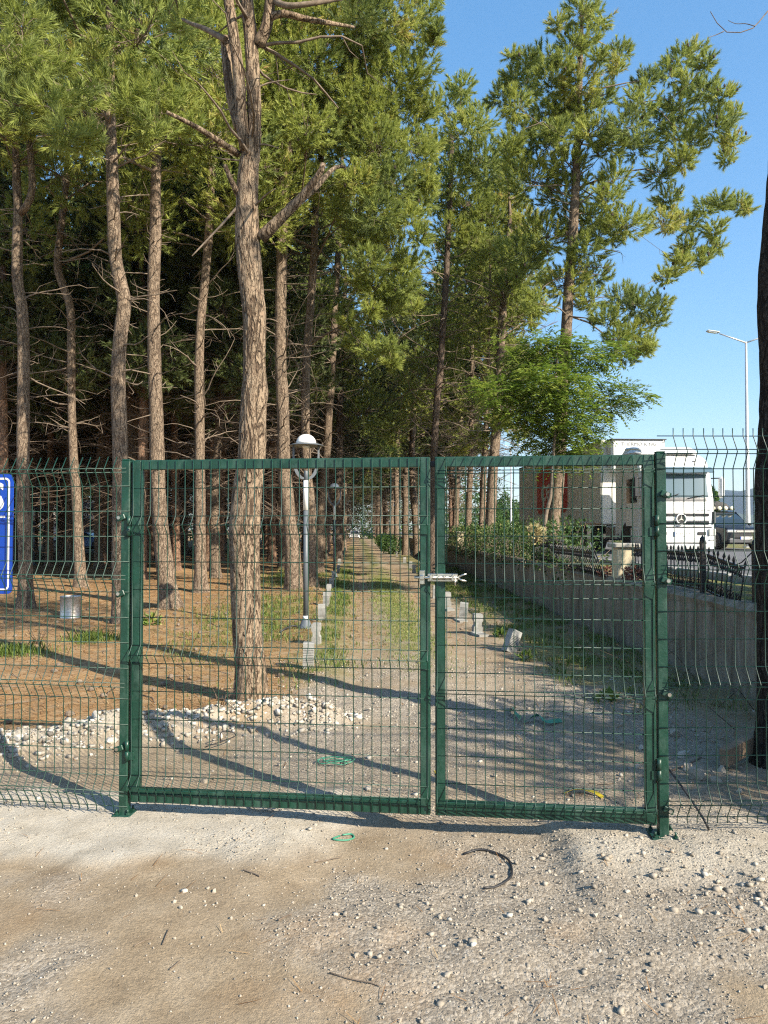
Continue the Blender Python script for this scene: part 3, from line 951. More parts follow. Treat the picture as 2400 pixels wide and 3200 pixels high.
# ================================================================== park lamps
def park_lamp(u, v, label, rz=0.0, d=None):
    g = GP(u, v) if d is None else np.array((PX(u, v, d)[0], d, 0))
    z = float(H(g[0], g[1]))
    root = empty('park_lamp', (g[0], g[1], z), rz); tag(root, label, 'lamp post', 'park lamps along the path')
    MB().lathe([(.115, -.03), (.115, .012), (.105, .02), (.06, .135), (.048, .15)], sides=28).build('base_cone', M['lamp_grey'], root)
    MB().lathe([(.044, .145), (.044, .20)], sides=20).build('base_collar', M['lamp_white'], root)
    MB().lathe([(.041, .19), (.041, 1.93)], sides=20).build('pole', M['lamp_grey'], root)
    MB().lathe([(.046, 1.92), (.046, 2.40), (.040, 2.405)], sides=20).build('white_sleeve', M['lamp_white'], root)
    MB().lathe([(.034, 2.39), (.034, 2.56), (.030, 2.565)], sides=18).build('neck', M['lamp_grey'], root)
    for s in (-1, 1):
        # flat bow-shaped arms
        mb = MB(); pts = []
        for k in range(15):
            a = R(90 * k / 14)
            pts.append((s * (.03 + .175 * math.sin(a)), 2.44 + .38 * (1 - math.cos(a))))
        pts.append((s * .205, 3.0))
        vs = []
        for i, (x, z) in enumerate(pts):
            wd = .030 + .022 * math.sin(min(1, i / 14) * math.pi)
            t = (pts[min(i + 1, len(pts) - 1)][0] - pts[max(i - 1, 0)][0], pts[min(i + 1, len(pts) - 1)][1] - pts[max(i - 1, 0)][1])
            ln = math.hypot(*t); nx_, nz_ = -t[1] / ln, t[0] / ln
            for (e, y) in ((-1, -.012), (1, -.012), (1, .012), (-1, .012)):
                vs.append((x + e * nx_ * wd / 2, y, z + e * nz_ * wd / 2))
        fs = []
        for i in range(len(pts) - 1):
            for k in range(4): fs.append((4 * i + k, 4 * i + (k + 1) % 4, 4 * i + 4 + (k + 1) % 4, 4 * i + 4 + k))
        fs += [(0, 1, 2, 3), tuple(4 * (len(pts) - 1) + k for k in (3, 2, 1, 0))]
        mb.add(vs, fs).build('arm', M['lamp_grey'], root)
    hat = MB().lathe([(.06, 2.975), (.20, 2.985), (.283, 2.972), (.285, 2.980), (.21, 3.005), (.16, 3.012)], sides=40).build('brim', M['lamp_grey'], root)
    MB().lathe([(.165, 3.005), (.162, 3.04), (.145, 3.085), (.115, 3.125), (.07, 3.153), (.025, 3.163), (0.0001, 3.164)], sides=36).build('dome', M['lamp_white'], root)
    MB().lathe([(.0001, 2.93), (.05, 2.935), (.075, 2.975)], sides=20).build('bulb_housing', M['lamp_white'], hat)
    return root
park_lamp(955, 1962, 'nearer tall grey park lamp with white dome at the left edge of the path', R(12))
park_lamp(1045, 1803, 'farther grey park lamp with white dome behind the nearer one', R(10))
park_lamp(105, 1770, 'dim grey park lamp in the forest shade beside the leftmost pine', R(30))
# cable coming out at the foot of the near lamp
g = GP(955, 1962); zc = float(H(g[0], g[1]))
cb = MB().tube([(g[0] - .08, g[1] - .05, zc + .03), (g[0] - .2, g[1] - .1, zc + .05), (g[0] - .30, g[1] - .2, zc + .02), (g[0] - .36, g[1] - .42, zc - .01)], .014, 8).build('cable_conduit', M['cable'])
tag(cb, 'black cable conduit curling from the foot of the nearer lamp', 'cable')

# ================================================================== precast blocks along the path
def block_mesh():
    """Dumbbell-shaped precast piece, standing: grooves across its two broad faces."""
    prof = [(-.060, 0), (.060, 0), (.060, .105), (.044, .125), (.044, .175), (.060, .195), (.060, .285), (.050, .295), (-.050, .295), (-.060, .285), (-.060, .195), (-.044, .175), (-.044, .125), (-.060, .105)]
    return MB().prism(prof, -.07, .07)
bk_me = block_mesh().mesh('block', M['block'])
def rib_block_mesh():
    mb = MB()
    pts = [(-.055, 0)]
    z = .075
    pts.append((-.055, z))
    while z < .215:
        pts += [(-.055, z), (-.048, z + .003), (-.048, z + .007), (-.055, z + .010)]
        z += .0185
    pts += [(-.055, .285), (-.048, .292), (.055, .292), (.055, 0)]
    return mb.prism(pts, -.062, .062, 'YZ')
rb_me = rib_block_mesh().mesh('ribbed_block', M['block'])
ORD = ['first', 'second', 'third', 'fourth', 'fifth', 'sixth', 'seventh', 'eighth', 'ninth', 'tenth', 'eleventh', 'twelfth', 'thirteenth', 'fourteenth']
lrow = [(963, 2085, 'r', 2), (989, 2013, 'd', -3), (1006, 1946, 'r', 4), (1019, 1898, 'r', -2), (1027, 1863, 'd', 5), (1036, 1837, 'r', 0), (1043, 1815, 'r', 3), (1057, 1787, 'd', 0), (1060, 1766, 'r', 0), (1067, 1748, 'd', 2), (1073, 1734, 'r', 0), (1078, 1722, 'r', 0)]
for i, (u, v, kd, rz) in enumerate(lrow):
    g = GP(u, v); z = float(H(g[0], g[1]))
    o = mobj('kerb_block', bk_me if kd == 'd' else rb_me); o.location = (g[0], g[1], z - .01); o.rotation_euler = (R(1.5 * math.sin(i * 2.1)), R(1.5 * math.cos(i * 1.7)), R(rz))
    o.scale = (1, 1, 1.0 if i else 1.05)
    tag(o, 'grey concrete block standing on end, %s from the gate in the left row' % ORD[i], 'concrete block', 'concrete blocks edging the path on the left')
rrow = [(1588, 2037, 'r', 22, 26, -6), (1491, 1978, 'd', 4, 2, 0), (1446, 1936, 'r', -8, 6, 2), (1399, 1895, 'd', 3, -2, 0), (1361, 1866, 'r', 2, 3, 0), (1330, 1838, 'r', 0, 0, 0), (1294, 1790, 'd', 0, 0, 0), (1283, 1778, 'r', 0, 0, 0), (1264, 1762, 'r', 5, 0, 0), (1240, 1740, 'd', 0, 0, 0), (1219, 1722, 'r', 0, 0, 0)]
for i, (u, v, kd, rz, ry, rx) in enumerate(rrow):
    g = GP(u, v); z = float(H(g[0], g[1]))
    o = mobj('kerb_block', bk_me if kd == 'd' else rb_me); o.location = (g[0], g[1], z - .012); o.rotation_euler = (R(rx), R(ry), R(rz))
    o.scale = (1.15, 1.15, 1.05)
    lab = 'grey ribbed concrete block leaning over, nearest of the right row' if i == 0 else 'grey concrete block standing on end, %s from the gate in the right row' % ORD[i]
    tag(o, lab, 'concrete block', 'concrete blocks edging the path on the right')
# flat ribbed pieces lying between the standing ones
for i, (u, v, rz) in enumerate(((1528, 1995, 14), (1462, 1948, 12), (1420, 1915, 10))):
    g = GP(u, v); z = float(H(g[0], g[1]))
    o = mobj('kerb_block', rb_me); o.location = (g[0] - .05, g[1] + .15, z - .025); o.rotation_euler = (R(-90), 0, R(rz)); o.scale = (1.2, 1.0, 1.3)
    tag(o, 'flat ribbed concrete block lying between standing ones, %s of three from the gate' % ORD[i], 'concrete block', 'concrete blocks edging the path on the right')

# ------------------------------------------------------------------ drum
g = GP(210, 1938); z = float(H(g[0], g[1]))
dr = empty('metal_drum', (g[0], g[1] + .15, z - .01), R(20)); tag(dr, 'small open galvanised metal drum with rust stains between the left pines', 'drum')
MB().lathe([(.178, 0), (.184, .004), (.184, .02), (.180, .03), (.180, .37), (.184, .385), (.186, .395), (.182, .40), (.176, .398), (.174, .385), (.174, .03), (.0001, .025)], sides=40).build('shell', M['galv'], dr)
MB().lathe([(.183, .125), (.185, .130), (.183, .135)], sides=40).build('hoop', M['galv'], dr)
for s in (-1, 1):
    MB().tube([(s * .182, -.03, .33), (s * .205, -.02, .32), (s * .207, .02, .32), (s * .182, .03, .33)], .005, 6).build('handle', M['galv'], dr)

# ================================================================== cast-iron railing on the wall
def ring(mb, c, r, tr, squash=1.0, n=10, ny=(0, 0)):
    pts = [(c[0] + r * math.cos(2 * math.pi * k / n), c[1], c[2] + r * squash * math.sin(2 * math.pi * k / n)) for k in range(n + 1)]
    mb.tube(pts, tr, 4, cap=False)

def bar_mesh():
    mb = MB()
    mb.tube([(0, 0, .02), (0, 0, .44)], .0085, 6)
    # spear head
    mb.lathe([(.006, .44), (.010, .446), (.007, .452), (.015, .475), (.011, .492), (.0005, .525)], sides=6, smooth=False)
    return mb.mesh('bar', M['iron'])
BAR = bar_mesh()
def iron_panel(p0, p1, z0, label, dz1=0.0, lean=0.0, fan=0.0, missing=()):
    p0 = np.array(p0); p1 = np.array(p1); L = float(np.hypot(*(p1 - p0)))
    root = empty('iron_railing', (p0[0], p0[1], z0)); tag(root, label, 'railing', 'cast iron railing panels on the wall')
    root.rotation_euler = Euler((lean, math.atan2(-dz1, L) if dz1 else 0, math.atan2(p1[1] - p0[1], p1[0] - p0[0])), 'XYZ')
    for z, h in ((.035, .022), (.425, .024)):
        MB().box((L / 2, 0, z), (L, .022, h), bev=.003).build('rail', M['iron'], root)
    n = max(2, int(L / .108))
    for i in range(n):
        if i in missing: continue
        o = mobj('bar', BAR, root); o.location = (.05 + (L - .1) * i / (n - 1), 0, .0)
        o.rotation_euler = (0, fan * (i / n) + .03 * math.sin(i * 2.3), 0)
    for (za, zb) in ((.05, .15), (.325, .412)):
        mb = MB(); st = .054
        for i in range(int(L / st)):
            x = .03 + st * i; zm = (za + zb) / 2
            ring(mb, (x, 0, zm + .014), .021, .0052, 1.1, 8)
            mb.tube([(x - .026, 0, za), (x - .014, 0, zm - .008), (x, 0, za + .012), (x + .014, 0, zm - .008), (x + .026, 0, za)], .0052, 4)
            mb.tube([(x - .026, 0, zb), (x, 0, zb - .018), (x + .026, 0, zb)], .005, 4)
        o = mb.build('ornament_band', M['iron'], root); o['kind'] = 'stuff'
    return root
def iron_post(y, h=.60, label=''):
    x = float(wall_x(y)) + .17
    root = empty('railing_post', (x, y, WALL_H - .02)); tag(root, label, 'post', 'cast iron railing posts')
    MB().box((0, 0, h / 2), (.055, .055, h), bev=.006).build('shaft', M['iron'], root)
    MB().lathe([(.039, h), (.030, h + .01), (.034, h + .02), (.0005, h + .06)], sides=4, smooth=False).build('finial', M['iron'], root)
def wpt(y, o=.17): return (float(wall_x(y)) + o, y)
WZ = WALL_H + .02
iron_panel(wpt(10.45), wpt(8.28), WZ, 'black cast iron railing panel between cream pillar and its nearest iron post')
iron_panel(wpt(8.16), wpt(7.28, .12), WZ + .0, 'black iron railing panel broken and sagging at its right end', dz1=-.10, fan=.25, missing=(6,))
iron_panel(wpt(7.02), wpt(5.0), WZ - .0, 'black iron railing panel nearest the gate, beside the dark trunk')
iron_panel(wpt(13.9, .05), wpt(11.15, .02), WZ - .04, 'black iron railing panel leaning over beside the cream pillar, half under creeper', lean=R(24), fan=.35, missing=(3, 11))
iron_panel(wpt(16.8), wpt(14.1), WZ, 'black iron railing panel buried in the green creeper')
iron_panel(wpt(4.9), wpt(2.2), WZ, 'black iron railing panel at the right, past the dark trunk')
iron_post(8.22, .62, 'black iron railing post between straight and sagging panels')
iron_post(7.10, .60, 'black iron railing post just left of the dark trunk')
iron_post(4.95, .60, 'black iron railing post hidden behind the dark trunk')
cbl = MB().tube([wpt(7.5) + (1.30,), wpt(7.36, .1) + (1.24,), wpt(7.22, .1) + (1.28,), wpt(7.12) + (1.40,)], .006, 6).build('loose_cable', M['cable'])
tag(cbl, 'loose black cable hanging from the broken railing end', 'cable')

def pillar(y, w, h, label, x=None):
    xx = float(wall_x(y)) + .16
    root = empty('wall_pillar', (xx, y, WALL_H - .03)); tag(root, label, 'pillar', 'masonry pillars on the wall')
    MB().box((0, 0, h / 2), (w, w, h), bev=.012).build('shaft', M['cream'], root)
    MB().box((0, 0, h + .03), (w + .10, w + .10, .062), bev=.012).build('cap', M['capstone'], root)
pillar(10.75, .27, .49, 'squat cream rendered pillar with grey capstone on the retaining wall')
pillar(30.0, .27, .62, 'shaded pillar under creeper farther along the retaining wall')

# ================================================================== vehicles
def wheel(root, x, y, r, w, hub_mat, spokes=8, side=1, dark=False):
    ty = MB().lathe([(r * .62, -w / 2), (r * .9, -w / 2), (r, -w * .36), (r, w * .36), (r * .9, w / 2), (r * .62, w / 2)], (x, y, r), 28, 'X').build('wheel', M['rubber'], root)
    rm = MB().lathe([(r * .63, -w * .42), (r * .60, w * .3), (r * .1, w * .34)], (x, y, r), 24, 'X').build('rim', hub_mat, ty)
    mb = MB()
    for k in range(spokes):
        a = 2 * math.pi * k / spokes
        for s in (-1, 1):
            mb.box((x + s * w * .46, y + math.cos(a) * r * .34, r + math.sin(a) * r * .34), (.02, r * .46, r * .12), Matrix.Rotation(a, 3, 'X'))
    mb.build('spokes', hub_mat, ty)

def loft(secs, cap=True):
    """secs: list of equally long point lists."""
    k = len(secs[0]); vs = [p for s in secs for p in s]; fs = []
    for i in range(len(secs) - 1):
        for j in range(k):
            j2 = (j + 1) % k
            fs.append((i * k + j, i * k + j2, (i + 1) * k + j2, (i + 1) * k + j))
    if cap: fs += [tuple(reversed(range(k))), tuple((len(secs) - 1) * k + j for j in range(k))]
    return MB().add(vs, fs, False)

def rrect_sec(y, hw, z0, z1, r, n=3, tw=None):
    """Rounded section at station y; the top may be narrower (tw = half width at the top)."""
    tw = hw if tw is None else tw
    pts = []
    for (sx, top, a0) in ((1, 1, 0), (-1, 1, 90), (-1, 0, 180), (1, 0, 270)):
        for k in range(n + 1):
            a = R(a0 + 90 * k / n)
            w_ = tw if top else hw
            pts.append((sx * (w_ - r) + r * math.cos(a), y, (z1 - r if top else z0 + r) + r * math.sin(a)))
    return pts

# ------------------------------------------------------------------ articulated lorry; local x to its left as we see it, y = 0 at the front, +y backwards
tx, ty_ = 9.98, 24.8
TR = empty('white_truck', (tx, ty_, ROAD_Z), math.atan(.055)); tag(TR, 'white articulated lorry with refrigerated trailer parked on the road', 'truck')
W2 = 1.25
# cab shell: side profile in (y, z), extruded over the width with rounded corners by sections across x
def cab_shell():
    prof = [(.10, .55), (.02, .95), (.0, 1.35), (.03, 1.85), (.30, 2.78), (.36, 2.95), (.55, 3.28), (.95, 3.46), (1.6, 3.52), (2.25, 3.52), (2.25, .55)]
    xs = [(-W2, .16), (-W2 + .05, .06), (-W2 + .16, .0), (0, -.035), (W2 - .16, .0), (W2 - .05, .06), (W2, .16)]
    vs = []; fs = []; k = len(prof)
    for (x, inset) in xs:
        for (y, z) in prof:
            yy = y + inset * (1 - min(1, y / 2.0)); zz = z - (inset * .35 if z > 3.0 else 0)
            vs.append((x, yy, zz))
    for i in range(len(xs) - 1):
        for j in range(k): fs.append((i * k + j, i * k + (j + 1) % k, (i + 1) * k + (j + 1) % k, (i + 1) * k + j))
    fs += [tuple(range(k)), tuple((len(xs) - 1) * k + j for j in reversed(range(k)))]
    return MB().add(vs, fs)
cab = cab_shell().build('cab', M['white_paint'], TR)
# windscreen: bent sheet set just proud of the shell
def front_sheet(x0, x1, z0, z1, off=.012, n=9, prof=((.0, 1.35), (.03, 1.85), (.30, 2.78), (.36, 2.95), (.55, 3.28))):
    vs = []; fs = []
    zs = [z0, (z0 * 2 + z1) / 3, (z0 + 2 * z1) / 3, z1]
    for i in range(n):
        x = x0 + (x1 - x0) * i / (n - 1)
        inset = float(np.interp(abs(x), [0, W2 - .16, W2 - .05, W2], [-.035, 0, .06, .16]))
        for z in zs:
            y = float(np.interp(z, [p[1] for p in prof], [p[0] for p in prof]))
            vs.append((x, y + inset * (1 - min(1, y / 2)) - off, z))
    m_ = len(zs)
    for i in range(n - 1):
        for j in range(m_ - 1): fs.append((i * m_ + j, (i + 1) * m_ + j, (i + 1) * m_ + j + 1, i * m_ + j + 1))
    return MB().add(vs, fs, True)
front_sheet(-1.13, 1.13, 1.94, 2.74).build('windscreen', M['windscreen'], TR)
front_sheet(-1.18, 1.18, 1.80, 1.93, .008).build('scuttle', M['dark_grey'], TR)
for (a, b) in (((-.55, 1.90), (-.02, 2.06)), ((.25, 1.90), (.85, 2.02)), ((-.95, 1.88), (-.6, 1.95))):
    MB().tube([(a[0], -.02, a[1]), (b[0], .0, b[1])], .012, 5).build('wiper', M['black_plastic'], TR)
# sun visor: two halves of smoked plastic over the screen
vis = MB()
for x in np.linspace(-1.2, 1.2, 2): pass
vs = []; fs = []
for i, x in enumerate(np.linspace(-1.22, 1.22, 11)):
    inset = .05 * (abs(x) / 1.22) ** 3
    vs += [(x, .20 + inset, 2.98), (x, -.02 + inset, 2.80 - .03 * (1 - abs(x))), (x, .0 + inset, 2.775 - .03 * (1 - abs(x))), (x, .24 + inset, 2.95)]
for i in range(10):
    for j in range(4): fs.append((4 * i + j, 4 * i + (j + 1) % 4, 4 * i + 4 + (j + 1) % 4, 4 * i + 4 + j))
fs += [(0, 1, 2, 3), (43, 42, 41, 40)]
MB().add(vs, fs).build('sun_visor', M['windscreen'], TR)
# roof deflector
loft([rrect_sec(.75, 1.0, 3.47, 3.52, .02), rrect_sec(.85, 1.06, 3.47, 3.62, .05, tw=.98), rrect_sec(1.1, 1.1, 3.47, 3.74, .1, tw=1.0), rrect_sec(1.6, 1.12, 3.47, 3.82, .12, tw=1.02), rrect_sec(2.2, 1.14, 3.47, 3.86, .12, tw=1.04)]).build('roof_deflector', M['white_paint'], TR)
MB().box((.35, .80, 3.50), (.9, .25, .05), bev=.015).build('roof_vent', M['dark_grey'], TR)
MB().lathe([(.035, 0), (.045, .18), (.075, .24)], (.72, .46, 3.2), 12, 'Y').build('air_horn', M['dark_grey'], TR)
# grille slats, emblem, panel lines
front_sheet(-1.0, 1.0, 1.30, 1.395, .016).build('grille', M['black_plastic'], TR)
front_sheet(-1.0, 1.0, 1.02, 1.12, .016, prof=((.02, .95), (.0, 1.35), (.03, 1.85))).build('grille', M['black_plastic'], TR)
sl = MB()
for x in np.linspace(-.96, .96, 49):
    sl.box((x, -.045 + .012 * abs(x), 1.348), (.008, .01, .085)); sl.box((x, -.042 + .012 * abs(x), 1.07), (.008, .01, .09))
o = sl.build('grille_slats', M['black_plastic'], TR); o['kind'] = 'stuff'
MB().box((0, -.035, 1.205), (2.1, .05, .13), bev=.03).build('bonnet_bar', M['white_paint'], TR)
MB().box((0, -.015, .925), (2.16, .05, .055), bev=.01).build('lower_gap', M['black_plastic'], TR)
em = MB()
pts = [(.165 * math.cos(2 * math.pi * k / 36), -.085, 1.205 + .165 * math.sin(2 * math.pi * k / 36)) for k in range(37)]
em.tube(pts, .022, 8, cap=False); emb = em.build('emblem', M['white_paint'], TR)
MB().lathe([(.0001, -.075), (.150, -.075), (.150, -.065)], (0, 0, 1.205), 30, 'Y', False).build('emblem_ground', M['black_plastic'], emb)
stv = []
for k in range(6):
    a = R(90 + 60 * k); rr_ = .148 if k % 2 == 0 else .026
    stv.append((rr_ * math.cos(a), 1.205 + rr_ * math.sin(a)))
MB().prism(stv, -.088, -.076).build('emblem_star', M['zinc'], emb)
put_text('ACTROS 1844', .075, 1.06, 1.50, -.012, M['print_dark'], TR, spacing=1.05)
# bumper with lamps, number plate
bm_ = loft([[(x, y + dy, z) for (y, z) in ((-.06, .20), (-.11, .30), (-.11, .86), (-.06, .90), (.9, .90), (.9, .20))] for (x, dy) in ((-1.26, .22), (-1.18, .07), (-1.0, .0), (0, -.03), (1.0, .0), (1.18, .07), (1.26, .22))])
bmp = bm_.build('bumper', M['white_paint'], TR)
for s in (-1, 1):
    MB().box((s * .68, -.135, .72), (.30, .03, .11), Matrix.Rotation(R(2 * s), 3, 'Z'), bev=.02).build('air_intake', M['black_plastic'], bmp)
    MB().box((s * 1.06, -.085, .76), (.34, .06, .25), Matrix.Rotation(R(24 * s), 3, 'Z'), bev=.05).build('headlight', M['lens'], bmp)
    MB().box((s * 1.04, -.095, .50), (.24, .05, .07), Matrix.Rotation(R(20 * s), 3, 'Z'), bev=.02).build('fog_lamp', M['lens'], bmp)
    MB().box((s * 1.17, -.0, 1.25), (.10, .10, .42), Matrix.Rotation(R(38 * s), 3, 'Z'), bev=.02).build('corner_vent', M['dark_grey'], TR)
MB().box((0, -.135, .40), (1.7, .02, .05), bev=.006).build('lower_slot', M['dark_grey'], bmp)
np_ = MB().box((-.02, -.150, .70), (.56, .012, .17), bev=.004).build('number_plate', M['print_white'], TR)
MB().box((-.272, -.1575, .70), (.05, .003, .155)).build('blue_band', M['print_blue'], np_)
put_text('34 HY  719', .125, -.005, .705, -.1575, M['print_dark'], np_, align='CENTER')
# steps, doors, side windows, mirrors
for s in (-1, 1):
    d_ = MB().prism([(.42, .98), (1.55, .98), (1.55, 2.72), (.62, 2.72), (.36, 1.90)], s * (W2 + .002), s * (W2 + .012), 'YZ').build('door', M['white_paint'], TR)
    MB().prism([(.52, 1.78), (1.46, 1.78), (1.46, 2.62), (.78, 2.62)], s * (W2 + .013), s * (W2 + .018), 'YZ').build('side_window', M['glass'], d_)
    MB().box((s * (W2 + .03), 1.42, 1.62), (.03, .14, .04), bev=.01).build('door_handle', M['black_plastic'], d_)
    m1 = MB().box((s * (W2 + .25), .12, 2.28), (.17, .20, .72), bev=.06).build('mirror', M['white_paint'] if s > 0 else M['black_plastic'], TR)
    for zz_ in (1.98, 2.60): MB().tube([(s * (W2 - .02), .30, zz_), (s * (W2 + .2), .14, zz_)], .02, 6).build('mirror_arm', M['black_plastic'], m1)
    MB().box((s * (W2 + .004), .75, .72), (.03, .62, .40), bev=.03).build('step_panel', M['white_paint'], TR)
    MB().box((s * (W2 + .02), .95, .86), (.02, .10, .06), bev=.01).build('side_marker', simple('amber_lens', (.55, .22, .04), .3), TR)
    # front wheel arch
    arch = [(1.45 + .62 * math.cos(R(a)), .50 + .62 * math.sin(R(a))) for a in range(0, 181, 15)]
    MB().prism(arch, s * (W2 + .004), s * (W2 - .35), 'YZ').build('wheel_arch', M['black_plastic'], TR)
    wheel(TR, s * (W2 - .16), 1.45, .50, .32, M['rim'], 10)
    for yy in (4.9, 14.4, 15.7, 13.1):
        wheel(TR, s * (W2 - .18), yy, .50, .36, M['rim'], 10)
MB().box((0, 4.0, .85), (.9, 7.2, .28), bev=.02).build('chassis', M['black_plastic'], TR)
MB().box((-.95, 3.2, .72), (.55, 1.1, .55), bev=.06).build('fuel_tank', M['rim'], TR)
MB().box((-W2 + .02, 2.32, 2.0), (.03, .5, 2.6), bev=.01).build('side_fairing', M['white_paint'], TR)
MB().box((-1.0, 2.28, 2.9), (.34, .05, .42), bev=.04).build('rear_cab_vent', M['black_plastic'], TR)
# trailer
T0_, T1_, TB, TT = 4.0, 17.4, 1.05, 4.36
body = MB().box((0, (T0_ + T1_) / 2, (TB + TT) / 2), (2.56, T1_ - T0_, TT - TB), bev=.03).build('trailer_body', M['trailer'], TR)
for z in (TB + .04, TT - .035):
    for s in (-1, 1): MB().box((s * 1.287, (T0_ + T1_) / 2, z), (.018, T1_ - T0_ - .02, .085), bev=.004).build('side_rail', M['zinc'] if z < 2 else M['dark_grey'], body)
for y in np.arange(T0_ + .02, T1_, 1.335):
    MB().box((-1.2835, y, (TB + TT) / 2), (.008, .03, TT - TB - .2)).build('panel_joint', M['trailer'], body)
MB().box((0, T1_ + .012, (TB + TT) / 2), (2.5, .03, TT - TB - .05), bev=.01).build('rear_doors', M['trailer'], body)
rf = MB().box((0, T0_ - .28, 3.72), (2.1, .52, 1.22), bev=.08).build('cooling_unit', M['white_paint'], TR)
MB().box((0, T0_ - .30, 4.325), (2.2, .6, .03), bev=.01).build('cooling_unit_lid', M['dark_grey'], rf)
put_text('THERMO KING', .20, .02, 4.13, T0_ - .545, M['print_dark'], rf, align='CENTER', spacing=1.05)
put_text('SLX 200', .12, .72, 4.14, T0_ - .545, simple('pale_print', (.45, .46, .47), .5), rf, align='CENTER')
for s in (-1, 1): MB().box((s * .98, T0_ - .54, 4.22), (.09, .02, .03), bev=.006).build('marker_lamp', M['dark_grey'], rf)
MB().box((-.6, 8.2, .75), (.25, .25, .9), bev=.02).build('landing_leg', M['dark_grey'], TR)
MB().box((.6, 8.2, .75), (.25, .25, .9), bev=.02).build('landing_leg', M['dark_grey'], TR)
# printed logo on the side that faces the path
YC, ZC = 10.9, 2.78
lg = MB().prism(rounded(5.2, 2.3, .45, 6, YC, ZC), -1.2895, -1.286, 'YZ').build('logo_panel', M['red'], body)
lo = mobj('logo_lettering', text_mesh('çelik', 1.75, .004, M['print_white'], 'CENTER', .95, .02), lg)
lo.location = (-1.2915, YC, ZC + .02); lo.rotation_euler = (R(90), 0, R(-90)); lo.scale = (1.25, 1, 1)
TR.name = 'white_truck'

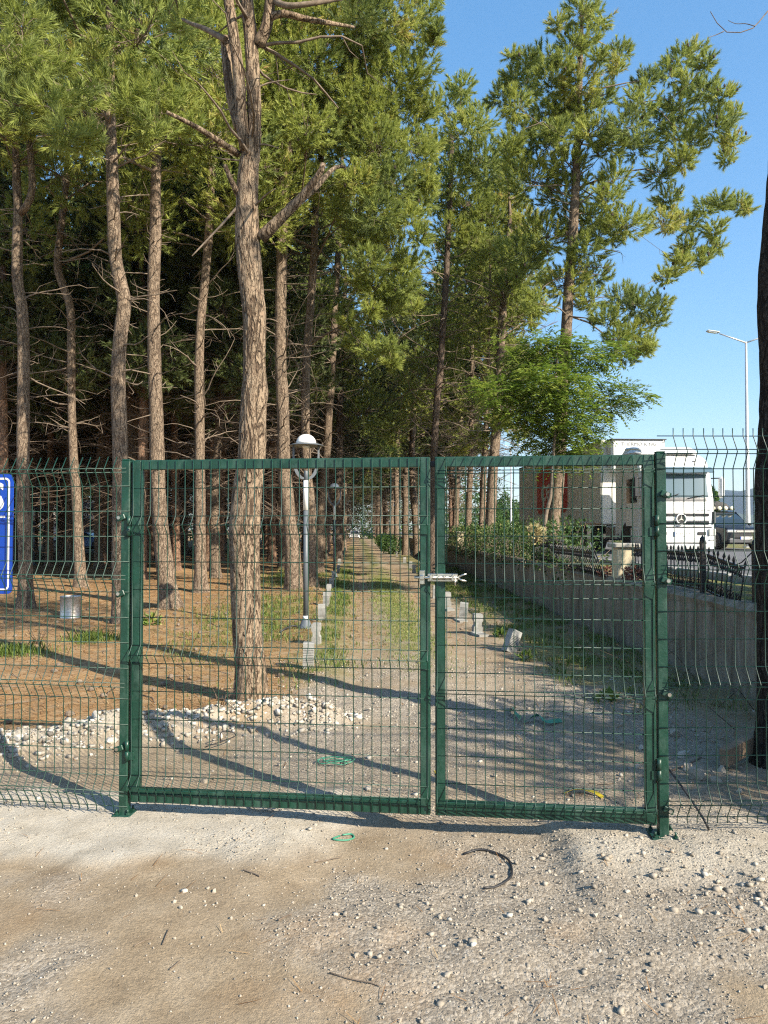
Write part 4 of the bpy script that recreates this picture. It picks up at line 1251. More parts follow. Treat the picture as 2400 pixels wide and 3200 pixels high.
# ------------------------------------------------------------------ cars
def car(name, loc, rz, paint, label, cat, suv=False, rack=False, detail=True):
    root = empty(name, loc, rz); tag(root, label, cat)
    L_ = 4.3; w = .90; hb = 1.02 if suv else .92; ht = 1.66 if suv else 1.45; gc = .24 if suv else .18
    # local: y=0 front, +y to the back, x across
    st = [(0.0, .70, .40, .72), (.05, .80, .30, .84), (.25, .86, gc, .94), (.9, w, gc, 1.0 if suv else .93), (1.25, w, gc, hb + .04), (2.2, w, gc, hb + .06), (3.4, w, gc, hb + .07), (4.0, .87, gc, hb + .05), (4.22, .82, .35, hb - .02), (4.3, .74, .45, .85)]
    loft([rrect_sec(y, hw, z0, z1, .09, 3, tw=hw - .07) for (y, hw, z0, z1) in st]).build('body', paint, root)
    gs = [(1.12, .76, hb - .06, hb + .0, .70), (1.45, .76, hb - .06, hb + .30, .64), (1.95, .76, hb - .06, ht - .05, .60), (2.4, .76, hb - .06, ht, .60), (3.4, .75, hb - .06, ht - .02, .59), (3.85, .73, hb - .06, ht - .16, .57), (4.15, .70, hb - .06, hb + .02, .60)]
    loft([rrect_sec(y, hw, z0, z1, .03, 3, tw=tw) for (y, hw, z0, z1, tw) in gs]).build('windows', M['glass'], root)
    loft([rrect_sec(y, tw + .012, z1 - .035, z1 + .014, .02, 3, tw=tw - .02) for (y, tw, z1) in ((1.9, .60, ht - .055), (2.1, .605, ht - .01), (2.6, .605, ht), (3.4, .60, ht - .01), (3.8, .58, ht - .12))]).build('roof', paint, root)
    for s in (-1, 1):
        for (a, b) in (((s * .74, 1.20, hb), (s * .605, 1.92, ht - .05)), ((s * .76, 2.45, hb), (s * .615, 2.42, ht - .01)), ((s * .74, 3.95, hb), (s * .585, 3.55, ht - .05))):
            MB().tube([a, b], .035, 6).build('window_pillar', paint, root)
        MB().box((s * (w + .06), 1.42, hb + .06), (.16, .10, .11), bev=.03).build('mirror', paint, root)
        hl = MB().box((s * .60, .055, .78 if suv else .70), (.36, .10, .13), Matrix.Rotation(R(14 * s), 3, 'Z'), bev=.03).build('headlight', M['lens'], root)
        MB().box((s * .62, .02, .46), (.14, .05, .07), bev=.02).build('fog_lamp', M['lens'], root)
        MB().box((s * .62, 4.27, .88), (.28, .06, .16), bev=.02).build('tail_light', M['red'], root)
        for yy in (.82, 3.42):
            arch = [(yy + .40 * math.cos(R(a)), .35 + .40 * math.sin(R(a))) for a in range(-10, 191, 20)]
            MB().prism(arch, s * (w + .012), s * (w - .25), 'YZ').build('wheel_arch', M['black_plastic'], root)
            wheel(root, s * (w - .09), yy, .345, .22, M['rim'], 7)
    MB().box((0, .015, .60), (1.15, .05, .20), bev=.03).build('grille', M['black_plastic'], root)
    MB().box((0, .005, .37), (1.5, .09, .18), bev=.04).build('bumper_lip', M['dark_grey'], root)
    if suv:
        MB().box((0, -.012, .775), (.82, .02, .05), bev=.008).build('chrome_bar', M['lens'], root)
        np2 = MB().box((.0, -.022, .50), (.52, .012, .115), bev=.003).build('number_plate', M['print_white'], root)
        MB().box((-.245, -.0295, .50), (.03, .003, .11)).build('blue_band', M['print_blue'], np2)
        put_text('06 DS 119', .085, 0, .502, -.0295, M['print_dark'], np2, align='CENTER')
    if rack:
        for y in (2.05, 3.2): MB().box((0, y, ht + .07), (1.2, .06, .04), bev=.01).build('roof_bar', M['black_plastic'], root)
        lb = MB().box((0, 1.92, ht + .10), (1.15, .06, .06), bev=.01).build('light_bar', M['black_plastic'], root)
        for x in (-.42, -.14, .14, .42):
            MB().lathe([(.0001, -.055), (.085, -.05), (.09, -.02), (.07, .05)], (x, 1.90, ht + .13), 16, 'Y').build('spot_lamp', simple('cream_lens', (.7, .66, .5), .25), lb)
        bag = MB()
        vs = []; fs = []
        for i in range(9):
            for j in range(11):
                a = math.pi * j / 10
                y = 2.05 + 1.25 * i / 8; e = (1 - abs(i / 4 - 1) ** 4) * .5 + .5
                rr = 1 + .10 * math.sin(i * 1.7 + j * 2.1)
                vs.append((-.55 * math.cos(a) * e * rr, y, ht + .09 + .36 * math.sin(a) ** .7 * e * rr))
        for i in range(8):
            for j in range(10): fs.append((i * 11 + j, i * 11 + j + 1, (i + 1) * 11 + j + 1, (i + 1) * 11 + j))
            fs.append((i * 11, (i + 1) * 11, (i + 1) * 11 + 10, i * 11 + 10))
        fs += [tuple(range(11)), tuple(88 + j for j in range(11))]
        bag.add(vs, fs).build('roof_luggage', M['cloth_dark'], root)
    return root
car('dark_car', (15.0, 30.5, ROAD_Z), math.atan(.055), M['car_dark'], 'dark off-road car with roof luggage and spot lamps beside the white lorry', 'car', True, True)
c0 = PX(1108, 1650, 118)
car('white_car', (c0[0], 118, float(H(c0[0], 118))), math.atan(.037), M['car_white'], 'tiny white car far away at the end of the path', 'car', False, False)

# ------------------------------------------------------------------ street lights
def street_light(x, y, h, label, lean=0.0):
    root = empty('street_light', (x, y, ROAD_Z - .03)); tag(root, label, 'street light', 'street lights along the road')
    MB().lathe([(.12, 0), (.115, .3), (.05, h)], sides=14).build('pole', M['steel_pole'], root)
    MB().box((0, 0, .02), (.4, .4, .06), bev=.01).build('base_plate', M['steel_pole'], root)
    for s in (-1, 1):
        MB().tube([(0, 0, h - .05), (s * 1.3, 0, h + .40)], [.04, .03], 8).build('arm', M['steel_pole'], root)
        hd = MB().box((s * 1.62, 0, h + .50), (.62, .26, .075), Matrix.Rotation(R(-s * 8), 3, 'Y'), bev=.03).build('lamp_head', M['steel_pole'], root)
        MB().box((s * 1.66, 0, h + .455), (.40, .20, .02), Matrix.Rotation(R(-s * 8), 3, 'Y')).build('lens', M['lens'], hd)
q = PX(2338, 1655, 36.0); top = PX(2323, 1066, 36.0)
street_light(q[0], 36.0, top[2] - ROAD_Z, 'tall galvanised double-arm street light beyond the dark car')
q = PX(1597, 1655, 75.0)
street_light(q[0], 75.0, 9.3, 'distant street light pole seen left of the lorry trailer')

# ------------------------------------------------------------------ things glimpsed behind the forest on the left
def far_building(name, u0, u1, vb, vt, d, label, wall_m, roof_m, depth=9.0):
    a = PX(u0, vb, d); b = PX(u1, vt, d)
    root = empty(name, (a[0], d, 0.0)); tag(root, label, 'building')
    w = b[0] - a[0]; h = b[2]
    MB().box((w / 2, depth / 2, h / 2), (w, depth, h), bev=.02).build('wall', wall_m, root)
    MB().prism([(-.4, h - .02), (w + .4, h - .02), (w + .4, h + .16), (w / 2, h + .9), (-.4, h + .16)], -.4, depth + .4).build('roof', roof_m, root)
    n = max(2, int(w / 3))
    for i in range(n):
        x = w * (i + .5) / n
        f = MB().box((x, -.02, h * .55), (1.3, .08, h * .36), bev=.02).build('window', M['lamp_white'], root)
        MB().box((x, -.065, h * .55), (1.14, .02, h * .30)).build('pane', M['glass'], f)
    MB().box((w * .5 / n + .5 + w / n / 2, -.02, h * .35), (1.0, .07, h * .7), bev=.02).build('door', M['dark_grey'], root)
M['white_wall'] = simple('whitewashed_wall', (.78, .77, .74), .8, var=.05, scale=2, dirt=(.5, .48, .44, .4))
M['grey_roof'] = simple('grey_sheet_roof', (.50, .51, .52), .5, var=.08, scale=2)
far_building('white_building', 165, 345, 1690, 1590, 78, 'long white building glimpsed between the trunks on the left', M['white_wall'], M['grey_roof'])
far_building('pale_shed', 395, 470, 1690, 1610, 84, 'pale shed glimpsed behind the left gate post', M['white_wall'], M['grey_roof'])
for (u, d, pm, lab) in ((300, 66, M['car_white'], 'white car parked before the white building in the forest'), (345, 64, M['car_blue'], 'blue car parked before the white building in the forest')):
    p = PX(u, 1690, d)
    car('parked_car', (p[0], d, float(H(p[0], d))), R(80), pm, lab, 'car')

# ================================================================== trees
def catmull(P, n):
    P = np.asarray(P, float)
    seg = np.linalg.norm(np.diff(P, axis=0), axis=1); s = np.concatenate([[0], np.cumsum(seg)])
    Q = np.vstack([2 * P[0] - P[1], P, 2 * P[-1] - P[-2]])
    out = []
    for t in np.linspace(0, s[-1], n):
        i = min(max(np.searchsorted(s, t, side='right') - 1, 0), len(seg) - 1)
        u = (t - s[i]) / max(seg[i], 1e-9)
        p0, p1, p2, p3 = Q[i], Q[i + 1], Q[i + 2], Q[i + 3]
        out.append(.5 * ((2 * p1) + (-p0 + p2) * u + (2 * p0 - 5 * p1 + 4 * p2 - p3) * u * u + (-p0 + 3 * p1 - 3 * p2 + p3) * u ** 3))
    return np.array(out), s

def trunk_mesh(P, Rad, sides, rings, amp, mat, seed, flare=.35, freq=26.0):
    """Tapered stem with plated bark pushed in and out of its surface."""
    C, s = catmull(P, rings)
    sr = np.linspace(0, s[-1], rings)
    rad = np.interp(sr, s, Rad)
    rad = rad * (1 + flare * np.exp(-sr / .22))
    T = np.gradient(C, axis=0); T /= np.linalg.norm(T, axis=1)[:, None]
    ex = np.array((1.0, 0, 0)); A = ex - T * (T @ ex)[:, None]; A /= np.linalg.norm(A, axis=1)[:, None]
    B = np.cross(T, A)
    th = np.linspace(0, 2 * math.pi, sides, endpoint=False)
    ct, st = np.cos(th)[None, :], np.sin(th)[None, :]
    rr = rad[:, None] * np.ones((1, sides))
    cx = ct * rr; cy = st * rr; cz = sr[:, None] * np.ones((1, sides))
    lump = (vn3(cx * 5 + seed, cy * 5, cz * 1.6, seed) - .5) * .18 * rr
    wx = (vn3(cx * 9, cy * 9, cz * 5, seed + 3) - .5) * .9
    n1 = vn3(cx * freq + wx, cy * freq + wx, cz * freq * .16 + wx, seed + 1)
    n2 = vn3(cx * freq * 2.1, cy * freq * 2.1, cz * freq * .45, seed + 2)
    crack = np.exp(-((n1 - .5) / .07) ** 2) * 1.0 + np.exp(-((n2 - .5) / .05) ** 2) * .45
    butt = np.exp(-sr / .28)[:, None] * (vn2(th[None, :] * 1.3 + seed, sr[:, None] * .4, seed + 5) - .4) * .30 * rr
    rr = rr + lump + butt - amp * crack + amp * .5 * n2
    V = C[:, None, :] + rr[..., None] * (ct[..., None] * A[:, None, :] + st[..., None] * B[:, None, :])
    idx = np.arange(rings * sides).reshape(rings, sides); nx_ = np.roll(idx, -1, axis=1)
    F = np.stack([idx[:-1].ravel(), nx_[:-1].ravel(), nx_[1:].ravel(), idx[1:].ravel()], 1)
    return np_mesh('trunk', V.reshape(-1, 3), F, mat, smooth=True), C, rad

def unit(a): return a / (np.linalg.norm(a, axis=-1, keepdims=True) + 1e-9)

def needle_mesh(P, D, tint, r_, n=46, length=.15, width=.007, shoot=.26, mat=None):
    """Brushes of needles: P shoot centres, D shoot directions."""
    T = len(P)
    t = r_.random((T, n)) ** .8
    perp = r_.normal(size=(T, n, 3)); Dn = D[:, None, :]
    perp = unit(perp - Dn * np.sum(perp * Dn, -1, keepdims=True))
    ang = np.radians(r_.uniform(16, 64, (T, n)) * (1.12 - .6 * t))[..., None]
    d = unit(Dn * np.cos(ang) + perp * np.sin(ang))
    base = P[:, None, :] + Dn * (shoot * (t[..., None] - .55))
    ln = length * r_.uniform(.75, 1.15, (T, n))[..., None]
    tip = base + d * ln + np.array((0, 0, -1.0)) * (ln * .10)
    side = unit(np.cross(d, r_.normal(size=(T, n, 3)))) * (width / 2)
    V = np.stack([base - side, base + side, tip], 2).reshape(-1, 3)
    F = np.arange(T * n * 3).reshape(-1, 3)
    tt = np.clip(tint[:, None] + r_.normal(0, .07, (T, n)), 0, 1).ravel()
    return np_mesh('needles', V, F, mat or M['needle'], fattr={'tint': tt})

def lobes_to_tufts(lobes, r_, dens=1.0, up=.75):
    """Tuft places and directions spread through the outer part of each lobe. lobes: (x, y, z, r)."""
    P = []; D = []; T = []; own = []
    for li, (x, y, z, r) in enumerate(lobes):
        n = max(8, int(dens * (112 * r ** 1.65 + 8)))
        q = unit(r_.normal(size=(n, 3)))
        rad = r * (.35 + .68 * r_.random(n) ** .55)
        off = q * rad[:, None]; off[:, 2] *= .72
        P.append(np.array((x, y, z)) + off)
        dd = unit(q + np.array((0, 0, up)) + r_.normal(0, .28, (n, 3)))
        D.append(dd)
        T.append(np.clip(r_.normal(.5 + .15 * math.sin(li * 2.4), .12) + r_.normal(0, .12, n), 0, .90)); own += [li] * n
    return np.vstack(P), np.vstack(D), np.concatenate(T), np.array(own)

def add_dead(mb, C, rad, z0, z1, n, r_, lmin=.25, lmax=1.4, twigs=3, big=.02, az=None):
    zc = C[:, 2]
    for i in range(n):
        z = r_.uniform(z0, z1); k = int(np.argmin(np.abs(zc - z)))
        a = r_.uniform(0, 2 * math.pi) if az is None else r_.normal(*az)
        L = lmin + (lmax - lmin) * r_.random() ** 1.7
        dv = np.array((math.cos(a), math.sin(a), r_.uniform(-.15, .45)))
        p = C[k] + np.array((math.cos(a), math.sin(a), 0)) * rad[k] * .6
        pts = [p]; m = 3 if L < .6 else 5
        for j in range(m):
            dv = dv + r_.normal(0, .16, 3) + np.array((0, 0, -.04 if L > .7 else .05)); dv /= np.linalg.norm(dv)
            pts.append(pts[-1] + dv * L / m)
        rb = min(big, .006 + .012 * L)
        mb.tube(pts, list(np.linspace(rb, rb * .35, m + 1)), 4, cap=False)
        if L > .5:
            for _ in range(int(twigs * L)):
                j = r_.integers(1, m + 1); q = np.array(pts[j]); w = unit(dv + r_.normal(0, .8, 3)); l2 = L * r_.uniform(.15, .5)
                bend = r_.normal(0, .12, 3)
                mb.tube([q, q + w * l2 * .5 + bend * l2, q + w * l2], [rb * .4, rb * .28, rb * .12], 3, cap=False)

def add_limbs(mb, C, rad, lobes, P, own, r_, zlow, twig_every=3, rmax=.034):
    """Boughs that fork: each lobe hangs on the trunk or on a nearer lobe, whichever is closer."""
    zc = C[:, 2]
    info = []
    for li, (x, y, z, r) in enumerate(lobes):
        kk = int(np.argmin(np.abs(zc - z))); hd = math.hypot(x - C[kk][0], y - C[kk][1])
        info.append((hd, li))
    info.sort()
    done = []
    for hd, li in info:
        x, y, z, r = lobes[li]; c = np.array((x, y, z))
        za = max(zlow, z - .30 * hd - r_.uniform(-.2, .5)); k = int(np.argmin(np.abs(zc - za)))
        a = C[k]; L = float(np.linalg.norm(c - a)); r0 = min(rad[k] * .5, .010 + .0085 * L, rmax)
        for (c2, rr2, h2) in done:
            l2 = float(np.linalg.norm(c - c2))
            if l2 < L * .62 and l2 > .05 and h2 < hd:
                a = c2; L = l2; r0 = min(rr2 * .8, .007 + .008 * L)
        if L < .05: continue
        b = r_.normal(0, .09 * L, 3); b[2] += .06 * L
        pts = [a, a + (c - a) * .33 + b, a + (c - a) * .68 + b * .8, c, c + unit((c - a)) * r * .45]
        mb.tube(pts, [r0, r0 * .8, r0 * .62, r0 * .45, r0 * .15], 5, cap=False)
        done.append((c, r0 * .75, hd))
        mine = P[own == li]
        for q in mine[::twig_every]:
            s0 = pts[2] + (pts[3] - pts[2]) * r_.random()
            mid = (s0 + q) / 2 + r_.normal(0, .05, 3)
            mb.tube([s0, mid, q], [r0 * .28 + .002, r0 * .2 + .002, .002], 3, cap=False)

def add_cones(P, n, r_, parent, name='pine_cones'):
    mb = MB()
    for q in P[r_.choice(len(P), min(n, len(P)), replace=False)]:
        s = r_.uniform(.8, 1.25)
        mb.lathe([(.001, -.05 * s), (.022 * s, -.03 * s), (.030 * s, -.005 * s), (.020 * s, .03 * s), (.002, .05 * s)], tuple(q + r_.normal(0, .08, 3)), 6, smooth=False)
    o = mb.build(name, M['cone'], parent); o['kind'] = 'stuff'
    return o
M['cone'] = simple('pine_cone', (.055, .038, .028), .85, var=.3)

def pine(name, label, path, radii, d=None, zb=None, lobes=(), auto=None, dead=(2, 8, 30), seed=1, sides=20, rings=110, amp=.006, mat='bark',
         group=None, dens=1.0, cones=0, n_need=50, dl=(.25, 1.4), twig_every=5, width=.0125, needle='needle', length=.15, flare=.3, limbs_only=(), ztop=17.0, zlow=5.0, canopy=None):
    """path: photograph pixels bottom to top at distance d, or world points when d is None."""
    r_ = np.random.default_rng(seed)
    W = [PX(u, v, d) for (u, v) in path] if d is not None else [np.array(p, float) for p in path]
    g = W[0].copy()
    z0 = float(H(g[0], g[1])) if zb is None else zb
    W[0][2] = z0 - .08
    g[2] = z0
    rl = list(radii)
    if W[-1][2] < ztop:                      # the stem goes on above the picture
        dv = unit(W[-1] - W[-2]); dv = unit(dv + np.array((0, 0, 1.2)))
        rem = ztop - W[-1][2]
        W += [W[-1] + dv * rem * .5 + r_.normal(0, .12, 3) * (1, 1, 0), W[-1] + dv * rem * 1.0]
        rl = list(np.interp(np.linspace(0, 1, len(W) - 2), np.linspace(0, 1, len(rl)), rl)) + [rl[-1] * .6, .02]
    else:
        rl = list(np.interp(np.linspace(0, 1, len(W)), np.linspace(0, 1, len(rl)), rl))
    Wl = np.array(W) - g
    root = empty(name, tuple(g)); tag(root, label, 'tree', group)
    me, C, rad = trunk_mesh(Wl, rl, sides, rings, amp, M[mat], seed, flare)
    mobj('trunk', me, root)
    lb = [tuple(np.array(l[:3]) - g) + (l[3],) for l in lobes]
    if auto:
        za, zb_, n, rmin, rmax, spread = auto
        for i in range(n):
            t = (i + .5) / n; z = za + (zb_ - za) * t - z0
            a = i * 2.4 + r_.uniform(-.5, .5)
            k = int(np.argmin(np.abs(C[:, 2] - z)))
            hr = spread * (1.05 - .75 * t) * r_.uniform(.45, 1.05)
            lb.append((C[k][0] + math.cos(a) * hr, C[k][1] + math.sin(a) * hr, z + r_.uniform(-.3, .3), r_.uniform(rmin, rmax) * (1.1 - .4 * t)))
    mb = MB()
    P = None
    if lb:
        P, D, T, own = lobes_to_tufts(lb, r_, dens)
        nm = needle_mesh(P, D, T, r_, n_need, length, width, .26, M[needle])
        co = mobj('crown', nm, root); co['kind'] = 'stuff'
        add_limbs(mb, C, rad, lb, P, own, r_, zlow, twig_every)
    if dead:
        add_dead(mb, C, rad, dead[0] - z0, dead[1] - z0, dead[2], r_, dl[0], dl[1])
    for (pts, rr_) in limbs_only:
        Q, _ = catmull([np.array(p) - g for p in pts], 14)
        lo_ = MB().tube(list(Q), list(np.linspace(rr_[0], rr_[1], 14)), 9, cap=True).build('limb', M[mat] if rr_[0] > .03 else M['limb'], root)
    if mb.v:
        o = mb.build('branches', M['limb'], root, fix=False); o['kind'] = 'stuff'
    if canopy: put_canopy(root, C, canopy[0] - z0, seed, canopy[1], seed * 1.3)
    if cones and P is not None: add_cones(P, cones, r_, root)
    return root, C + g, rad

def make_canopy(seed, n=25, h=8.0, spread=2.9):
    r_ = np.random.default_rng(seed); lb = []
    for i in range(n):
        t = (i + .5) / n; a = i * 2.4 + r_.uniform(-.5, .5); hr = spread * (1.05 - .7 * t) * r_.uniform(.35, 1.05)
        lb.append((math.cos(a) * hr, math.sin(a) * hr, h * t + r_.uniform(-.3, .3), r_.uniform(.85, 1.2) * (1.1 - .35 * t)))
    P, D, T, own = lobes_to_tufts(lb, r_, 1.0)
    nm = needle_mesh(P, D, T, r_, 34, .15, .024, .24, M['needle'])
    C = np.array([(0, 0, z) for z in np.linspace(-1.5, h, 30)]); mb = MB()
    add_limbs(mb, C, np.full(30, .09), lb, P, own, r_, -1.4, 6)
    return nm, mb.mesh('branches', M['limb'], fix=False)
CANOPY = [make_canopy(301), make_canopy(302), make_canopy(303)]
def put_canopy(root, C, zbot, k, sc_=1.0, rz=0.0):
    """Share one of the crowns among the trees of the row: needles and boughs, set on the stem at zbot."""
    i = int(np.argmin(np.abs(C[:, 2] - zbot - 3)))
    for nm_, me in (('crown', CANOPY[k % 3][0]), ('crown_boughs', CANOPY[k % 3][1])):
        o = mobj(nm_, me, root); o.location = (C[i][0], C[i][1], zbot); o.rotation_euler = (0, 0, rz); o.scale = (sc_, sc_, sc_); o['kind'] = 'stuff'

def PL(lst, d, jit=0.0, seed=0, sc_=1.0):
    """Lobes given as (u, v, radius px[, depth]) -> metres."""
    r_ = np.random.default_rng(seed); out = []
    for l in lst:
        dd = l[3] if len(l) > 3 else d + r_.uniform(-jit, jit)
        p = PX(l[0], l[1], dd); out.append((p[0], p[1], p[2], l[2] / FPX * dd * sc_))
    return out

# ---------------------------------------------------------------- the big pine behind the gate
d8 = 6.88
w8 = [(780, 2199, 104), (783, 2096, 98), (772, 1975, 96), (765, 1782, 96), (764, 1666, 95), (773, 1541, 89), (786, 1435, 82), (791, 1300, 80), (797, 1221, 87), (795, 1134, 72), (795, 989, 74), (785, 893, 75), (774, 760, 75), (772, 640, 66), (776, 540, 62), (790, 440, 48), (795, 386, 42), (791, 241, 43), (781, 96, 43), (772, 0, 42), (766, -160, 40), (765, -420, 36), (780, -800, 26)]
main_lobes = PL([(1120, 30, 60, 7.4), (960, -140, 120, 7.2), (600, -150, 120, 7.6), (820, -330, 150, 6.6), (700, -420, 150, 7.6), (1080, -300, 120, 7.8), (500, -330, 110, 6.8), (930, -560, 150, 7.2), (650, -700, 140, 6.6), (800, -800, 130, 7.2), (560, 60, 45, 8.2), (690, -80, 50, 8.6)], d8)
limbs8 = [
    ([PX(815, 745, d8), PX(870, 690, d8 - .05), PX(940, 620, d8 - .1), PX(1000, 540, d8 - .2), PX(1010, 512, d8 - .2)], (.062, .026)),
    ([PX(905, 650, d8 - .06), PX(985, 585, d8 + .1), PX(1045, 525, d8 + .3), PX(1080, 522, d8 + .4)], (.045, .014)),
    ([PX(745, 482, d8), PX(690, 445, d8 - .15), PX(610, 395, d8 - .3), PX(520, 350, d8 - .4)], (.034, .016)),
    ([PX(748, 615, d8), PX(725, 570, d8 - .1), PX(702, 515, d8 - .15)], (.032, .020)),
    ([PX(748, 640, d8), PX(690, 705, d8 - .2), PX(600, 800, d8 - .3)], (.014, .006)),
    ([PX(768, 470, d8 - .04), PX(755, 380, d8 - .06), PX(747, 240, d8 - .08), PX(728, 96, d8 - .1), PX(714, 0, d8 - .12), PX(690, -200, d8 - .2), PX(680, -420, d8 - .3)], (.058, .04)),
    ([PX(745, 405, d8 + .02), PX(726, 330, d8 + .04), PX(714, 250, d8 + .05), PX(704, 120, d8 + .1)], (.040, .050)),
    ([PX(806, 140, d8), PX(830, 90, d8 - .05), PX(842, 20, d8 - .1), PX(850, -120, d8 - .2)], (.060, .04)),
    ([PX(838, 60, d8 - .08), PX(880, 42, d8 - .1), PX(960, 60, d8 - .05), PX(1030, 72, d8 + .1), PX(1110, 85, d8 + .4)], (.036, .012)),
    ([PX(850, 0, d8 - .1), PX(900, 18, d8 - .2), PX(980, 10, d8 - .2), PX(1070, -5, d8 - .1)], (.030, .018)),
    ([PX(705, 125, d8), PX(640, 90, d8 + .2), PX(600, 75, d8 + .4), PX(570, 60, d8 + .6)], (.030, .014)),
    ([PX(800, 640, d8 - .1), PX(830, 610, d8 - .4), PX(860, 590, d8 - .5)], (.012, .004)),
    ([PX(752, 340, d8 - .1), PX(765, 300, d8 - .3), PX(780, 190, d8 - .45)], (.008, .003)),
]
pine('pine_tree', 'thick pale plated pine trunk standing just behind the gate, forking at the top', [(u, v) for u, v, w in w8], [w / 2 / FPX * d8 for u, v, w in w8], d8,
     lobes=main_lobes, dead=(5.0, 7.5, 14), seed=8, sides=84, rings=480, amp=.0060, mat='bark_main', dens=.9, limbs_only=limbs8, ztop=10.5, zlow=6.2, flare=.12, cones=14, n_need=56, width=.008)

# ---------------------------------------------------------------- the row of pines left of the gate
lit_left = PL([(70, 60, 90, 10.0), (40, 180, 95, 9.6), (120, 230, 75, 9.8), (190, 190, 60, 10.2), (60, 330, 80, 9.4), (150, 330, 70, 9.4), (240, 300, 60, 9.8), (200, 420, 60, 9.2), (270, 440, 55, 9.4)], 9.6)
lit_mid = PL([(300, 190, 75, 11.0), (360, 170, 70, 11.3), (340, 260, 65, 10.8), (410, 240, 60, 11.0), (420, 330, 70, 10.5), (500, 300, 75, 10.6), (560, 340, 60, 10.8), (480, 400, 65, 10.4), (600, 400, 40, 10.8), (450, 130, 50, 11.6)], 10.8)
base_kw = dict(flare=.5, sides=26, rings=150, amp=.005, n_need=50, width=.0125)
pine('pine_tree', 'leftmost forked pine trunk beside the blue sign', [(82, 1905), (80, 1800), (74, 1600), (72, 1400), (74, 1134), (70, 978), (55, 873), (55, 736), (56, 663), (52, 560), (48, 400), (46, 200)], [.155, .13, .125, .12, .115, .11, .105, .10, .085, .075, .06, .05], 14.7,
     canopy=(9.2, 1.0), dead=(4.5, 9.5, 40), seed=11, limbs_only=[([PX(62, 668, 14.7), PX(82, 645, 14.6), PX(100, 596, 14.6), PX(97, 505, 14.6), PX(88, 410, 14.6), PX(80, 250, 14.5)], (.075, .05))], **base_kw)
pine('pine_tree', 'slim sinuous pine with an S-bend, second trunk right of the sign', [(253, 1850), (246, 1700), (236, 1520), (228, 1400), (223, 1200), (222, 1010), (216, 945), (196, 890), (180, 830), (190, 720), (204, 600), (212, 480), (216, 350)], [.15, .125, .115, .105, .10, .10, .105, .10, .095, .09, .08, .07, .06], 18.9,
     canopy=(9.4, 1.0), dead=(4, 10, 60), seed=12, dl=(.3, 1.9), **base_kw)
pine('pine_tree', 'straight sunlit pine crossing behind the slim sinuous one', [(217, 1775), (214, 1600), (216, 1450), (226, 1250), (236, 1050), (240, 900)], [.16, .14, .13, .12, .11, .10], 30.5,
     canopy=(7.5, 1.05), dead=(2.5, 8, 40), seed=13, mat='bark', sides=16, rings=70)
pine('pine_tree', 'dark bent pine trunk half hidden by the left gate post', [(378, 1946), (374, 1800), (373, 1600), (375, 1450), (374, 1350), (369, 1200), (372, 1100), (381, 1010), (389, 945), (374, 875), (360, 800), (355, 700), (352, 580), (348, 460), (345, 350), (343, 200)], [.145, .125, .12, .125, .125, .12, .118, .12, .12, .118, .112, .108, .10, .095, .09, .08], 12.6,
     lobes=lit_mid, canopy=(8.8, 1.0), dead=(4, 9, 48), seed=14, dl=(.2, 1.2), zlow=7.6, **base_kw)
pine('pine_tree', 'pine past the left edge whose lit boughs hang into the top left corner', [(-5.9, 8.6, 0), (-5.8, 8.7, 3), (-5.9, 8.8, 6), (-5.7, 8.8, 9), (-5.7, 8.8, 12)], [.17, .15, .13, .11, .08], None, lobes=lit_left, auto=(8.2, 13, 7, .6, .8, 1.4), dead=(3, 7, 14), seed=19, zlow=6.8, ztop=13.5, sides=18, rings=60, n_need=50, width=.011, dens=1.3)
pine('pine_tree', 'straight sunlit pine with many broken branch stubs right of the left gate post', [(531, 1902), (520, 1800), (502, 1650), (493, 1500), (488, 1300), (482, 1100), (480, 900), (485, 750), (487, 600), (490, 480), (494, 380), (498, 200)], [.20, .175, .16, .15, .14, .13, .125, .118, .11, .10, .09, .08], 15.0,
     canopy=(9.8, 1.0), dead=(2.6, 9.8, 75), seed=15, dl=(.15, .9), **base_kw)
for (a, b, c) in ():
    pass
pine('pine_tree', 'reddish thin pine between the stubby sunlit one and the big one, farther back', [(552, 1785), (549, 1600), (546, 1400), (545, 1200), (545, 1000), (548, 800)], [.16, .14, .13, .125, .115, .10], 28.0,
     canopy=(8.0, 1.05), dead=(2.5, 8, 45), seed=16, mat='bark_red', sides=16, rings=70)
pine('pine_tree', 'slim pine just left of the big plated trunk', [(627, 1862), (626, 1700), (625, 1500), (624, 1300), (622, 1150), (628, 1000), (640, 880), (650, 760), (657, 640), (662, 480), (664, 300)], [.16, .135, .125, .12, .115, .11, .105, .10, .095, .085, .07], 18.0,
     canopy=(8.8, 1.0), dead=(3.2, 9.5, 55), seed=17, dl=(.25, 1.6), **base_kw)
pine('pine_tree', 'leaning pine behind the left gate post, sloping to the right', [(398, 1796), (404, 1600), (418, 1400), (432, 1280), (448, 1150), (458, 1000), (462, 850)], [.17, .15, .14, .135, .125, .115, .10], 26.0,
     canopy=(8.0, 1.05), dead=(2.5, 8.5, 45), seed=18, sides=16, rings=70)

